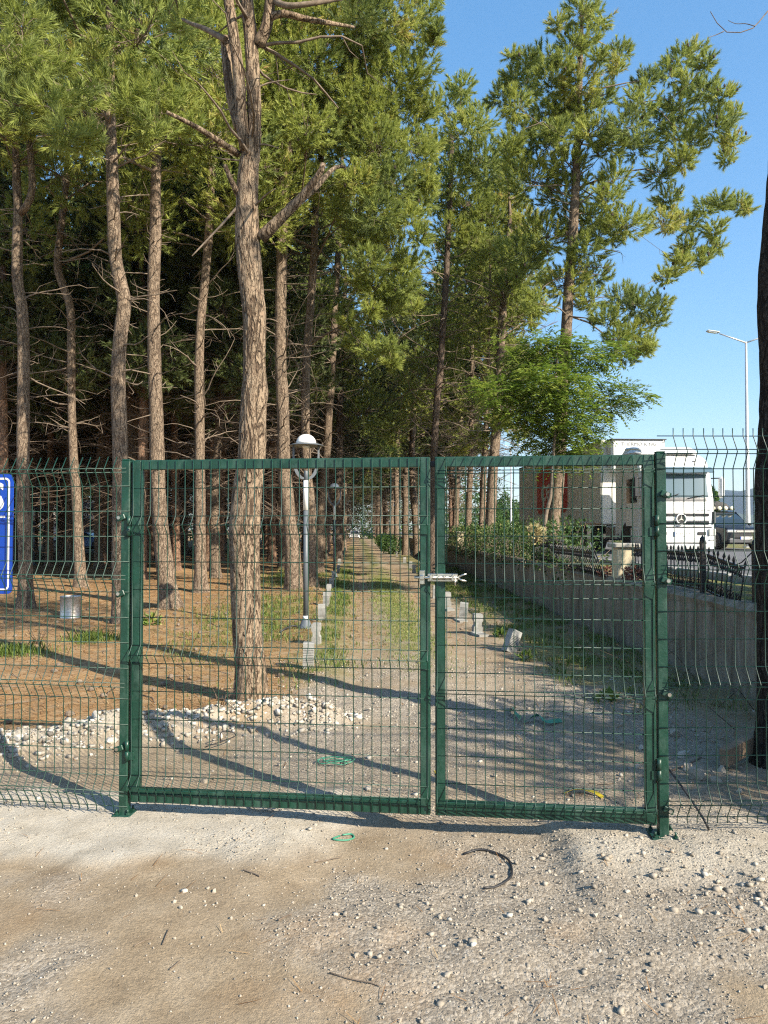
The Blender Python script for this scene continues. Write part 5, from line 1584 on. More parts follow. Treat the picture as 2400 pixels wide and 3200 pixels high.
# ---------------------------------------------------------------- path side pines with the bright foliage
c9 = PL([(880, 300, 75), (960, 330, 80), (900, 390, 55), (1040, 400, 90), (870, 180, 80), (980, 200, 100), (1080, 280, 100), (900, 60, 110), (1030, 80, 110), (960, 440, 40), (860, -60, 120), (1000, -120, 130), (1140, 60, 110), (1120, 180, 100)], 17.6, 1.0, 1, .95)
c10 = PL([(1150, 340, 110), (1240, 250, 100), (1290, 120, 90), (1220, 60, 110), (1180, 160, 110), (1320, 40, 70), (1345, 130, 38), (1362, 95, 24), (1300, 220, 80), (1270, 360, 100), (1330, 330, 60), (1180, 460, 110), (1280, 470, 95), (1340, 450, 55), (1320, 560, 50), (1220, -80, 130), (1330, -40, 80), (1250, -220, 120), (1100, -200, 130)], 18.6, 1.2, 2, .92)
c11 = PL([(1120, 570, 80), (1230, 570, 100), (1310, 620, 70), (1340, 560, 40), (1180, 670, 100), (1270, 690, 80), (1130, 730, 70), (1310, 740, 45), (1220, 780, 95), (1150, 820, 70), (1270, 820, 65), (1180, 900, 80), (1260, 900, 65), (1130, 880, 45), (1220, 960, 60), (1285, 950, 38), (1160, 970, 35), (1090, 1010, 38), (1120, 1070, 42), (1170, 1090, 50), (1220, 1080, 42), (1225, 1130, 30), (1060, 560, 50), (1050, 660, 40)], 18.2, 1.0, 3, .9)
hk = dict(n_need=50, width=.0185, dens=1.5, length=.145)
pine('pine_tree', 'pine right of the big trunk, rising behind the nearer lamp', [(920, 1853), (914, 1722), (903, 1616), (889, 1469), (884, 1300), (880, 1200), (876, 1086), (877, 941), (882, 796), (884, 675), (890, 530), (905, 440), (915, 300)], [.225, .185, .175, .168, .155, .15, .145, .14, .138, .13, .12, .10, .09], 18.6,
     lobes=c9, canopy=(10.6, .9), dead=(3, 10, 62), seed=21, sides=30, rings=160, amp=.007, dl=(.3, 2.2), zlow=8.5, cones=30, **hk)
pine('pine_tree', 'slim pine directly behind the nearer lamp post', [(975, 1836), (974, 1700), (972, 1595), (960, 1469), (954, 1300), (956, 1182), (964, 1037), (975, 893), (981, 780), (990, 600), (1010, 400)], [.16, .14, .13, .125, .12, .115, .11, .105, .10, .09, .08], 20.0,
     lobes=c10 + c11, canopy=(9.4, 1.0), dead=(3, 9.5, 60), seed=22, sides=24, rings=120, amp=.006, dl=(.3, 2.4), zlow=6.5, cones=60, **hk)
pine('pine_tree', 'leaning pine between the two lamps carrying the drooping bright foliage', [(996, 1789), (999, 1680), (1005, 1595), (1014, 1500), (1023, 1384), (1027, 1300), (1036, 1182), (1043, 1037), (1047, 941), (1056, 800), (1062, 600)], [.19, .175, .165, .155, .15, .145, .135, .125, .12, .11, .10], 27.0,
     canopy=(9.0, 1.05), dead=(3, 9, 60), seed=23, sides=24, rings=110, amp=.006, dl=(.3, 2.6), zlow=7.5, n_need=40, width=.018, dens=1.1)
pine('pine_tree', 'dark pine trunk behind the farther lamp', [(1056, 1764), (1057, 1595), (1060, 1450), (1062, 1300), (1066, 1100)], [.20, .18, .17, .16, .14], 34.0,
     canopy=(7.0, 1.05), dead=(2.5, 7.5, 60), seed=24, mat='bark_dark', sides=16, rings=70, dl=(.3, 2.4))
pine('pine_tree', 'sunlit pine on the left of the path past the farther lamp', [(1074, 1719), (1077, 1600), (1075, 1500), (1070, 1420), (1068, 1250)], [.21, .19, .18, .17, .15], 57.0,
     canopy=(7.0, 1.05), dead=(2.5, 7.5, 50), seed=25, sides=14, rings=60, dl=(.3, 2.4))

# ---------------------------------------------------------------- right of the path
c1353 = PL([(1400, 330, 80), (1440, 270, 55), (1370, 470, 80), (1450, 410, 90), (1500, 370, 70), (1420, 560, 100), (1370, 620, 70), (1500, 500, 90), (1470, 640, 90), (1410, 720, 70)], 25.0, 1.4, 4, .9)
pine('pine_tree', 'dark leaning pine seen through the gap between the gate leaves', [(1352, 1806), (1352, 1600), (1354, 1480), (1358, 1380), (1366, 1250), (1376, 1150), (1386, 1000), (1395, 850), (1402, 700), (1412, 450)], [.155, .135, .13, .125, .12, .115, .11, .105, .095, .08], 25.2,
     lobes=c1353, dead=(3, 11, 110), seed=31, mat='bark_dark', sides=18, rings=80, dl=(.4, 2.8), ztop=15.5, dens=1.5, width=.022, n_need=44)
c1531 = PL([(1540, 560, 85), (1580, 660, 85), (1520, 690, 80), (1600, 780, 80), (1540, 800, 80), (1480, 760, 70), (1640, 700, 70), (1590, 900, 70), (1650, 860, 80), (1530, 1000, 60), (1640, 1000, 60), (1560, 1320, 45), (1500, 1370, 40), (1620, 1350, 45), (1440, 1400, 40), (1580, 480, 60)], 25.6, 1.3, 5, .9)
pine('pine_tree', 'thick pine on the wall above the creeper with a black lower trunk', [(1529, 1721), (1533, 1640), (1538, 1500), (1552, 1330), (1560, 1200), (1570, 1000), (1582, 800)], [.21, .18, .17, .16, .15, .13, .11], 25.0, zb=WALL_H,
     lobes=c1531, dead=(4.0, 10, 110), seed=32, sides=20, rings=90, dl=(.4, 2.6), ztop=13.5, dens=1.5, width=.022, n_need=44)
for i, (pts, d_, r0_, lab) in enumerate((
        ([(1500, 1714), (1506, 1600), (1512, 1480), (1518, 1350)], 27.0, .11, 'thin dark trunk just left of the thick pine on the wall'),
        ([(1461, 1708), (1464, 1600), (1469, 1480), (1472, 1350)], 31.0, .15, 'sunlit trunk on the wall, second right of the gate gap'),
        ([(1421, 1700), (1426, 1560), (1432, 1440), (1438, 1300)], 37.0, .17, 'sunlit trunk on the wall, nearest the gate gap on the right'))):
    pine('pine_tree', lab, pts, [r0_, r0_ * .9, r0_ * .8, r0_ * .7], d_, zb=WALL_H, canopy=(6.5, 1.05), dead=(3, 7, 60), seed=33 + i, sides=14, rings=60, dl=(.3, 2.2), ztop=15)
for i, (pts, d_, r0_) in enumerate((
        ([(1304, 1741), (1298, 1640), (1291, 1540), (1287, 1430), (1296, 1150), (1292, 1000)], 43.0, .20),
        ([(1268, 1736), (1267, 1620), (1268, 1500), (1281, 1342), (1280, 1158)], 46.0, .21),
        ([(1239, 1710), (1239, 1600), (1239, 1469), (1245, 1300)], 60.0, .20),
        ([(1224, 1713), (1224, 1600), (1224, 1469), (1226, 1300)], 63.0, .18),
        ([(1207, 1705), (1203, 1600), (1199, 1427), (1200, 1300)], 73.0, .24),
        ([(1183, 1690), (1182, 1600), (1182, 1490), (1184, 1350)], 100.0, .24))):
    ov = PL([(1160, 1120, 85), (1190, 1180, 75), (1135, 1190, 70), (1225, 1090, 85), (1170, 1030, 85), (1215, 1000, 80), (1250, 1180, 75), (1130, 1090, 60), (1200, 1260, 60), (1250, 1050, 70)], 41, 2.0, 8, .95) if i == 0 else ()
    pine('pine_tree', 'tall pine in the right-hand row, %s counted from the gate' % ORD[i], pts, [r0_ * 1.1, r0_, r0_ * .95, r0_ * .9, r0_ * .8, r0_ * .7][:len(pts)], d_, lobes=ov, canopy=(7.2, 1.1), dead=(3, 8, 55), seed=40 + i, sides=14, rings=60, dl=(.3, 2.4), group='pines in a row right of the path', n_need=30, width=.036, needle='needle_far_shade')

big = [(1790, 380, 55), (1850, 420, 60), (1900, 450, 55), (1920, 560, 55), (2010, 600, 60), (2000, 450, 60), (2110, 420, 55), (2090, 620, 50), (2000, 730, 55), (1900, 720, 60), (1850, 680, 55), (1900, 620, 50), (1960, 830, 55), (1990, 950, 50), (1970, 1030, 45), (1930, 1060, 40), (1860, 860, 55), (1800, 700, 60), (2140, 700, 45), (2120, 820, 40), (1740, 420, 55), (1690, 410, 50), (1830, 340, 50), (1760, 340, 50), (1870, 180, 34), (1760, 200, 40), (2020, 250, 36), (2150, 260, 45), (1600, 240, 30), (1590, 450, 45), (1620, 500, 50), (1815, 30, 62), (1868, 60, 48), (1745, 75, 36), (1790, 140, 50), (1835, 120, 40), (1700, 185, 55), (1650, 190, 40), (1600, 175, 22), (1930, 165, 40), (1925, 210, 34), (1640, 260, 62), (1720, 250, 70), (1800, 265, 70), (1570, 300, 42), (1610, 330, 50), (1880, 300, 45), (2120, 185, 48), (2175, 160, 40), (2205, 195, 34), (2060, 265, 60), (2000, 320, 60), (2090, 230, 42), (2200, 280, 52), (2255, 300, 44), (2285, 360, 40), (2130, 330, 70), (2060, 370, 70), (2230, 390, 58), (2285, 440, 40), (2270, 490, 30), (1960, 400, 65), (2160, 440, 55), (1700, 350, 50), (1640, 400, 45),
       (1770, 520, 66), (1700, 470, 66), (1860, 570, 60), (1650, 570, 85), (1770, 600, 75), (2060, 540, 55), (2130, 500, 48), (1960, 500, 55), (2250, 630, 40), (2310, 640, 36), (2335, 650, 22), (2200, 650, 40), (2230, 715, 42), (2240, 770, 30), (2150, 780, 48), (2080, 690, 55), (2195, 810, 36), (1960, 700, 66), (2010, 810, 60), (2080, 860, 40), (1900, 860, 60), (1830, 780, 60), (2060, 950, 40), (2045, 1000, 38), (2000, 1085, 42), (1955, 1110, 42), (1905, 1000, 50), (2030, 1080, 26), (1700, 740, 85), (1630, 800, 70), (1760, 880, 70), (1850, 940, 45), (1950, 930, 50), (1680, 950, 50)]
pine('pine_tree', 'tall pine with an open sunlit crown on the wall, left of the lorry', [(1722, 1746), (1727, 1670), (1738, 1560), (1748, 1450), (1757, 1300), (1765, 1100), (1775, 950), (1785, 800), (1795, 650), (1803, 500), (1808, 350), (1813, 200), (1818, 60), (1820, -60)],
     [.185, .165, .158, .152, .15, .147, .14, .13, .122, .105, .088, .07, .052, .022], 19.3, zb=WALL_H - .06, lobes=PL([(u, v, r * (1.12 if u < 2060 and v > 220 else 1.0)) for (u, v, r) in big if not (u > 1840 and r in (55, 60) and (u + v) % 3 == 0)], 19.3, 1.5, 6, 1.0), dead=(7.2, 12, 46), seed=51, sides=26, rings=170, amp=.007, dl=(.3, 1.6), ztop=14.6, zlow=6.4, cones=150, n_need=54, width=.0165, dens=1.5, length=.14)

# dark trunk at the right edge, its crown above the picture
pine('pine_tree', 'black silhouetted trunk at the right edge of the picture', [(2452, 2395), (2446, 2200), (2440, 1900), (2440, 1500), (2446, 1200), (2438, 950), (2446, 760), (2462, 560), (2480, 300), (2490, 0)], [.17, .15, .15, .15, .14, .15, .14, .13, .12, .11], 5.05,
     auto=(7.7, 11.5, 14, .7, 1.0, 2.6), dead=None, seed=52, sides=36, rings=180, amp=.009, mat='bark_shade_black', ztop=12, zlow=6.8, dens=1.0, width=.010,
     limbs_only=[([PX(2500, -140, 4.9), PX(2440, -20, 4.8), PX(2395, 40, 4.75), PX(2350, 90, 4.7), PX(2310, 102, 4.7), PX(2270, 100, 4.7), PX(2245, 80, 4.7), PX(2235, 55, 4.7), PX(2220, 36, 4.7)], (.006, .0022)),
                 ([PX(2360, 82, 4.7), PX(2330, 74, 4.72), PX(2300, 74, 4.74), PX(2275, 64, 4.75)], (.003, .0015)), ([PX(2262, 98, 4.7), PX(2240, 108, 4.7), PX(2212, 118, 4.68)], (.003, .0015))])

# trees past the right edge: their shadow falls by the right gate post and the foreground corner; the four bushy ones are added to shade the wall foot
for i, (x, y, zt, z0_, lab, seed) in enumerate((
        (6.0, 1.9, 4.1, 2.3, 'young pine past the right edge shading the ground by the right gate post', 61),
        (5.7, 3.7, 3.0, 1.3, 'unseen bushy pine added on the verge for shade, nearest past the right edge', 62),
        (5.7, 5.4, 2.9, 1.3, 'unseen bushy pine added on the verge for shade, second past the right edge', 63),
        (5.6, 7.0, 2.9, 1.3, 'unseen bushy pine added on the verge for shade, third past the right edge', 64),
        (5.6, 8.5, 2.9, 1.3, 'unseen bushy pine added on the verge for shade, fourth past the right edge', 65))):
    pine('pine_tree', lab, [(x, y, .8), (x + .03, y, zt * .45), (x - .03, y + .05, zt * .7), (x, y, zt)], [.08, .065, .045, .02], None, zb=.80, auto=(z0_, zt, 9, .5, .75, .85 if i else 1.2), dead=(1.0, 1.6, 6), seed=seed, sides=12, rings=30, ztop=zt + .2, zlow=1.1, dens=.9, n_need=30, width=.020)

# ---------------------------------------------------------------- the forest behind
def proto_pine(seed, h, lean, zc):
    r_ = np.random.default_rng(seed)
    W = [(0, 0, -.1), (lean * .15, .02, h * .2), (lean * .5 + r_.normal(0, .1), r_.normal(0, .1), h * .45), (lean * .8, r_.normal(0, .15), h * .7), (lean, r_.normal(0, .2), h)]
    tm, C, rad = trunk_mesh(np.array(W), [.19, .16, .14, .10, .02], 12, 46, .006, M['bark'] if seed % 2 else M['bark_red'], seed, .3)
    lb = []
    n = 25
    for i in range(n):
        t = (i + .5) / n; z = zc + (h - zc) * t; a = i * 2.4 + r_.uniform(-.5, .5); k = int(np.argmin(np.abs(C[:, 2] - z)))
        hr = 2.9 * (1.05 - .75 * t) * r_.uniform(.4, 1.05)
        lb.append((C[k][0] + math.cos(a) * hr, C[k][1] + math.sin(a) * hr, z, r_.uniform(.9, 1.3) * (1.1 - .35 * t)))
    P, D, T, own = lobes_to_tufts(lb, r_, 1.15)
    nm = needle_mesh(P, D, T, r_, 24, .18, .042, .26, M['needle_far_shade'])
    mb = MB(); add_limbs(mb, C, rad, lb, P, own, r_, zc - 1.5, 5)
    add_dead(mb, C, rad, 1.8, zc + 1.5, 120, r_, .4, 2.8, 4)
    bm_ = mb.mesh('branches', M['twig'], fix=False)
    return tm, nm, bm_
protos = [proto_pine(101, 15.5, .3, 6.4), proto_pine(102, 16.5, -.5, 7.2), proto_pine(103, 14.5, .7, 5.6), proto_pine(104, 16.0, .1, 6.4)]
fr = random.Random(5)
spots = []
def far_pine(x, y, i, label, group, sc_=1.0, z=None):
    tm, nm, bm_ = protos[i % len(protos)]
    root = empty('pine_tree', (x, y, (float(H(x, y)) if z is None else z)), fr.uniform(0, 6.28)); root.scale = (sc_, sc_, sc_)
    tag(root, label, 'tree', group)
    mobj('trunk', tm, root)
    c = mobj('crown', nm, root); c['kind'] = 'stuff'
    b = mobj('branches', bm_, root); b['kind'] = 'stuff'
tries = 0
while len(spots) < 165 and tries < 6000:
    tries += 1
    y = 21 + 72 * fr.random() ** .9
    x = -2.2 - .037 * y - fr.random() * (.50 * y + 9)
    if any((x - a) ** 2 + (y - b) ** 2 < 2.3 ** 2 for a, b in spots): continue
    if 60 < y < 92 and -36 < x < -20: continue
    spots.append((x, y))
for i, (x, y) in enumerate(spots):
    far_pine(x, y, i, 'pine standing deep in the shady forest left of the path', 'pines deep in the forest', fr.uniform(.85, 1.1))
k = 0
for y in np.arange(40, 130, 6.5):
    x = -2.0 - .037 * y + fr.uniform(-.3, .3)
    far_pine(x, y, k, 'distant pine in the left-hand row along the path', 'distant pines left of the path', fr.uniform(.9, 1.1)); k += 1
for y in np.arange(72, 135, 9):
    x = 3.0 - .037 * y + fr.uniform(-.3, .3)
    far_pine(x, y, k, 'distant pine in the right-hand row along the path', 'distant pines right of the path', fr.uniform(.9, 1.1)); k += 1
for (x, y) in ((4.4, 33), (3.9, 40), (4.2, 46), (3.3, 54), (3.6, 62), (3.0, 70), (3.4, 80), (2.6, 92), (3.0, 104)):
    far_pine(x, y, k, 'pine on the raised verge beyond the creeper', 'pines on the verge beyond the creeper', fr.uniform(.75, .95), WALL_H - .1); k += 1

# ================================================================== leafy plants
def quad_leaves(P, D, Nn, L_, W_, tint, mat, name='leaves'):
    """Diamond leaves: P base, D direction, Nn side hint."""
    S = unit(np.cross(D, Nn)); L_ = np.asarray(L_)[:, None]; W_ = np.asarray(W_)[:, None]
    up = unit(np.cross(S, D))
    V = np.stack([P, P + D * L_ * .45 + S * W_ / 2 - up * L_ * .04, P + D * L_ - up * L_ * .12, P + D * L_ * .45 - S * W_ / 2 - up * L_ * .04], 1).reshape(-1, 3)
    F = np.arange(len(P) * 4).reshape(-1, 4)
    return np_mesh(name, V, F, mat, fattr={'tint': tint})

def fronds(lobes, n_total, r_, mat, flen=.30, pairs=8, leaf=.050):
    """Pinnate leaves like a locust tree's, drooping off each lobe."""
    vol = np.array([l[3] ** 2 for l in lobes]); pk = r_.choice(len(lobes), n_total, p=vol / vol.sum())
    LB = np.array(lobes)[pk]
    q = unit(r_.normal(size=(n_total, 3)))
    base = LB[:, :3] + q * (LB[:, 3] * (.25 + .75 * r_.random(n_total) ** .6))[:, None] * np.array((1, 1, .8))
    d = unit(q * np.array((1, 1, .5)) + r_.normal(0, .35, (n_total, 3)) + np.array((0, 0, .15)))
    tn = np.clip(r_.normal(.5, .22, n_total), 0, 1)
    Ps = []; Ds = []; Ns = []; Ts = []
    for k in range(pairs):
        t = (k + 1) / pairs
        dr = unit(d + np.array((0, 0, -1.0)) * t * .75)
        p = base + d * flen * t + np.array((0, 0, -1.0)) * flen * .35 * t * t
        sd = unit(np.cross(dr, np.array((0, 0, 1.0))))
        for s in (-1, 1):
            Ps.append(p); Ds.append(unit(sd * s + dr * .45 + r_.normal(0, .12, (n_total, 3)))); Ns.append(np.tile(np.array((0, 0, 1.0)), (n_total, 1)) + r_.normal(0, .3, (n_total, 3)))
            Ts.append(np.clip(tn + r_.normal(0, .06, n_total), 0, 1))
    P = np.vstack(Ps); D = np.vstack(Ds); Nn = np.vstack(Ns); T = np.concatenate(Ts)
    return quad_leaves(P, D, Nn, np.full(len(P), leaf) * r_.uniform(.8, 1.2, len(P)), np.full(len(P), leaf * .42), T, mat)

r_ = np.random.default_rng(77)
dR = 16.6
rob = PL([(1640, 1120, 55), (1570, 1075, 18), (1700, 1085, 55), (1760, 1095, 60), (1820, 1125, 58), (1895, 1105, 40), (1940, 1095, 26), (1615, 1185, 52), (1540, 1230, 48), (1500, 1215, 30), (1580, 1265, 50), (1690, 1200, 80), (1770, 1210, 70), (1860, 1190, 50), (1900, 1260, 60), (1960, 1240, 45), (2000, 1250, 28), (1840, 1290, 65), (1760, 1300, 75), (1700, 1300, 60), (1620, 1300, 45), (1660, 1350, 45), (1720, 1380, 60), (1790, 1380, 60), (1850, 1350, 42), (1740, 1430, 36), (1820, 1425, 34), (1690, 1420, 30)], dR, .6, 9, .95)
g = PX(1695, 1650, dR); g[2] = WALL_H
rt = empty('locust_tree', tuple(g)); tag(rt, 'bright green feathery locust tree on the wall, before the tall open pine', 'tree')
stem = [PX(1697, 1760, dR) - g, PX(1705, 1620, dR) - g, PX(1722, 1540, dR) - g, PX(1728, 1440, dR) - g, PX(1735, 1330, dR) - g, PX(1735, 1200, dR) - g, PX(1745, 1080, dR) - g]
stem[0][2] = -.05
tm, C, rad = trunk_mesh(np.array(stem), [.05, .042, .04, .036, .03, .022, .008], 14, 60, .002, M['stem'] if 'stem' in M else M['limb'], 5, .25)
mobj('trunk', tm, rt)
lb = [tuple(np.array(l[:3]) - g) + (l[3],) for l in rob]
fm = fronds(lb, 2600, r_, M['robinia'], .36, 8, .092)
co = mobj('crown', fm, rt); co['kind'] = 'stuff'
mb = MB(); zc_ = C[:, 2]
for l in lb:
    c = np.array(l[:3]); k = int(np.argmin(np.abs(zc_ - (c[2] - .45)))); a = C[k]; b = r_.normal(0, .08, 3)
    mb.tube([a, (a + c) / 2 + b + (0, 0, .08), c], [.010, .007, .003], 4, cap=False)
o = mb.build('branches', M['limb'], rt, fix=False); o['kind'] = 'stuff'

def leaf_mass(name, label, cat, blobs, n, size, mat, seed, group=None, origin=None, kind=None, stems=True, up=.3):
    """A shrub, creeper or hedge: leaves spread through a set of blobs (x, y, z, rx, ry, rz)."""
    r_ = np.random.default_rng(seed)
    B = np.array(blobs); vol = B[:, 3] * B[:, 5] + B[:, 4] * B[:, 5]; pk = r_.choice(len(B), n, p=vol / vol.sum())
    q = unit(r_.normal(size=(n, 3))); rr = (.45 + .58 * r_.random(n) ** .5)[:, None]
    P = B[pk, :3] + q * rr * B[pk, 3:6]
    D = unit(q + r_.normal(0, .6, (n, 3)) + np.array((0, 0, up - .3)))
    Nn = unit(q * .6 + np.array((0, 0, 1.0)) + r_.normal(0, .5, (n, 3)))
    og = np.array(origin if origin is not None else (B[:, 0].mean(), B[:, 1].mean(), (B[:, 2] - B[:, 5]).min()))
    T = np.clip(r_.normal(.48, .2, n) + .15 * np.sin(pk * 2.1), 0, .97); T[r_.random(n) < .02] = 1
    me = quad_leaves(P - og, D, Nn, size * r_.uniform(.6, 1.3, n), size * .62 * r_.uniform(.7, 1.2, n), T, mat)
    root = empty(name, tuple(og)); tag(root, label, cat, group)
    f = mobj('foliage', me, root); f['kind'] = 'stuff'
    if stems:
        mb = MB()
        for b in blobs:
            c = np.array(b[:3]) - og; ft = np.array((b[0] + r_.normal(0, .2) * b[3], b[1], max(og[2], b[2] - b[5]))) - og
            for _ in range(3):
                e = c + r_.normal(0, .5, 3) * np.array(b[3:6])
                mb.tube([ft, (ft + e) / 2 + r_.normal(0, .05, 3), e], [.014, .009, .003], 4, cap=False)
        so = mb.build('stems', M['limb'], root, fix=False); so['kind'] = 'stuff'
    return root

# creeper over the railing and the wall top
iv = []
rr_ = random.Random(3)
for y in np.arange(12.2, 34, .42):
    xw = float(wall_x(y))
    t = (y - 12.2) / 5
    hgt = min(.50, .22 + .3 * t)
    iv.append((xw + .22 + rr_.uniform(-.1, .15), y, WALL_H + hgt * .62 + rr_.uniform(-.05, .1), .28, .34, hgt))
    if y > 12.8 and rr_.random() < .75: iv.append((xw - .06, y, WALL_H - .02 + rr_.uniform(-.12, .1), .14, .30, .20))
    if y > 14: iv.append((xw + .6, y, WALL_H + .42 + rr_.uniform(0, .2), .35, .35, .42))
leaf_mass('creeper', 'green ivy creeper smothering the railing on top of the retaining wall', 'creeper', iv, 14000, .075, M['ivy'], 5, up=.5, stems=True, origin=(3.4, 15, WALL_H))
# paler dry stalks standing out of the creeper
ds = []
leaf_mass('dry_weed', 'tuft of dry straw-coloured weeds among the creeper by the locust stem', 'plant', [(PX(1668, 1650, 14.6)[0], 14.6, 1.52, .09, .10, .20), (PX(1690, 1660, 14.6)[0], 14.6, 1.48, .08, .10, .18)], 200, .09, leaf_mat('dry_leaves', [(0, (.34, .27, .12)), (1, (.55, .48, .26))], .25), 6, origin=(PX(1675, 1680, 14.6)[0], 14.6, WALL_H), up=1.2)
leaf_mass('weed_clump', 'leafy weeds on the verge behind the broken railing', 'plant', [(float(wall_x(y)) + .75 + .1 * math.sin(y * 5), y, 1.0, .22, .20, .20) for y in np.arange(5.6, 7.6, .3)], 800, .13, M['grass'], 7, origin=(4.1, 6.6, WALL_H - .1), up=1.4, stems=False)
leaf_mass('dead_leaves', 'reddish dry creeper leaves at the foot of the cream pillar', 'plant', [(float(wall_x(10.2)) + .12, 10.25, WALL_H + .10, .10, .28, .10), (float(wall_x(11)) + .08, 11.2, WALL_H + .05, .12, .3, .08)], 420, .06, leaf_mat('dry_red_leaves', [(0, (.10, .035, .025)), (1, (.26, .11, .07))], .2), 8, origin=(float(wall_x(10.5)) + .1, 10.5, WALL_H), stems=False)

# small wild plant hanging through the gate bars / hedge on the path's right, deep
leaf_mass('roadside_bush', 'dark leafy bush at the foot of the right-hand pines', 'bush', [(2.2 - .037 * y + rr_.uniform(0, .5), y, .55, .7, .9, .65) for y in (49, 56, 63, 69)], 3000, .16, M['bush'], 9)
leaf_mass('roadside_bush', 'sunlit green bush hiding the path end behind the white car', 'bush', [(PX(u, 1640, 132)[0], 132, z, 2.4, 2.0, 2.6) for (u, z) in ((1065, 2.0), (1090, 3.5), (1115, 4.6), (1140, 3.4), (1165, 2.2), (1105, 2.0), (1130, 6.0), (1095, 6.5))], 5200, .34, M['bush'], 10)
# far trees between the verge and the lorry, and past the dark car
for i, (u, v, rpx, d_, lab) in enumerate(((1580, 1590, 32, 95, 'pale green poplar-like tree far beyond the road, left of the lorry'), (1612, 1605, 26, 105, 'rounder far tree touching the rear edge of the lorry trailer'), (1540, 1610, 30, 90, 'low far tree behind the thick pine on the wall'), (2215, 1560, 26, 52, 'small tree between the lorry mirror and the hedge'))):
    c = PX(u, v, d_); r0_ = rpx / FPX * d_
    bl = [(c[0], d_, c[2], r0_, r0_, r0_ * 1.2), (c[0] - r0_ * .4, d_, c[2] - r0_ * .9, r0_ * .9, r0_ * .9, r0_ * .9), (c[0] + r0_ * .5, d_ + .4, c[2] - r0_ * 1.0, r0_ * .8, r0_ * .8, r0_ * .8), (c[0], d_, c[2] + r0_ * .8, r0_ * .5, r0_ * .5, r0_ * .8)]
    rt = leaf_mass('leafy_tree', lab, 'tree', bl, 2600, .26, M['bush'], 20 + i, origin=(c[0], d_, ROAD_Z - .05), stems=False)
    MB().tube([(0, 0, -.1), (.05, 0, (c[2] - ROAD_Z) * .5), (0, 0, c[2] - ROAD_Z)], [.16, .12, .06], 8).build('trunk', M['limb'], rt)
hb = []
for k_ in range(26):
    y = 38 + k_ * 2.2
    hb.append((19.4 - .055 * y + rr_.uniform(-.4, .4), y, 1.6 + rr_.uniform(-.2, .3), 1.0, 1.3, .95 + rr_.uniform(0, .25)))
leaf_mass('hedge', 'long green hedge beyond the road behind the dark car', 'hedge', hb, 9000, .20, M['bush'], 30)
hb = [(PX(u, 1650, 150)[0], 150 + rr_.uniform(-4, 4), 2.4 + rr_.uniform(-.5, 1.5), 3.2, 3.0, 2.6 + rr_.uniform(0, 2)) for u in range(1340, 1660, 22)]
leaf_mass('far_hedge', 'far belt of trees across the road left of the lorry', 'hedge', hb, 5200, .5, M['bush'], 31)
# dense wood closing the view at the back of the forest
hb = []
for k_ in range(62):
    x = -72 + k_ * 1.08 + rr_.uniform(-.4, .4)
    if x > -7.5: continue
    y = 104 + rr_.uniform(-3, 5) + max(0, -x - 40) * .0
    for z in (2.5, 6.5, 10.5): hb.append((x + rr_.uniform(-1, 1), y, z + rr_.uniform(-1, 1), 2.0, 1.8, 2.4))
o = leaf_mass('background_wood', 'dark dense wood closing the view behind the forest', 'wood', hb, 16000, .62, M['bush'], 32, stems=False)
o['kind'] = 'stuff'
hb = []
for k_ in range(30):
    u = 1150 + k_ * 14
    d_ = 128 + rr_.uniform(-6, 12)
    for z in (2, 5.5, 9.0):
        hb.append((PX(u, 1640, d_)[0] + rr_.uniform(-.6, .6), d_, z, 1.9, 1.8, 2.2))
o = leaf_mass('background_wood', 'dark dense wood behind the right-hand pine row', 'wood', hb, 7000, .6, M['bush'], 33, stems=False)
o['kind'] = 'stuff'

# ================================================================== grass, litter, stones
def sample_area(n, x0, x1, y0, y1, weight, r_, ybias=1.0):
    out = []
    got = 0
    while got < n:
        m = 60000
        x = r_.uniform(x0, x1, m); y = y0 + (y1 - y0) * r_.random(m) ** ybias
        k = r_.random(m) < np.clip(weight(x, y), 0, 1)
        out.append(np.stack([x[k], y[k]], 1)); got += int(k.sum())
        if len(out) > 60: break
    return np.vstack(out)[:n]

r_ = np.random.default_rng(99)
def grass_w(x, y):
    g_ = zones(x, y)[1]; s = path_s(x, y)
    return g_ * (1 - .8 * np.exp(-((s - .78) / .4) ** 2))
pts = np.vstack([sample_area(21000, -7, 3.3, 6.5, 30, lambda x, y: grass_w(x, y) * sstep(.42, .6, fbm(x, y, 3.2, 3, 93)), r_, 1.4), sample_area(1500, -5.4, -3.7, 8.8, 11.2, lambda x, y: np.clip(zones(x, y)[1], 0, 1) ** 2, r_),
                 sample_area(9000, -2.5, 1.5, 7.5, 24, lambda x, y: zones(x, y)[1] * (np.exp(-((path_s(x, y) - .78) / .4) ** 2)), r_, 1.4)])
n = len(pts)
zg = H(pts[:, 0], pts[:, 1])
s_ = path_s(pts[:, 0], pts[:, 1])
short = np.exp(-((s_ - .78) / .5) ** 2)
tall = np.where(pts[:, 0] < -3.2, r_.uniform(.5, 1.9, n), 1.0)
hgt = r_.uniform(.025, .10, n) * (1 - .70 * short) * tall * (.75 + .35 * np.clip(pts[:, 1] / 14, 0, 1.3))
wd = r_.uniform(.004, .008, n) * (1 + pts[:, 1] / 22)
a = r_.uniform(0, 2 * math.pi, n); lean = r_.uniform(.1, .8, n)
bx = np.stack([pts[:, 0], pts[:, 1], zg - .004], 1)
sd = np.stack([np.cos(a), np.sin(a), np.zeros(n)], 1) * wd[:, None] / 2
tip = bx + np.stack([-np.sin(a) * lean * hgt, np.cos(a) * lean * hgt, hgt], 1)
mid = bx * .45 + tip * .55 + np.array((0, 0, 1.0)) * (hgt * .12)[:, None]
V = np.stack([bx - sd, bx + sd, mid + sd * .7, tip, mid - sd * .7], 1).reshape(-1, 3)
F3 = np.arange(n * 5).reshape(-1, 5)
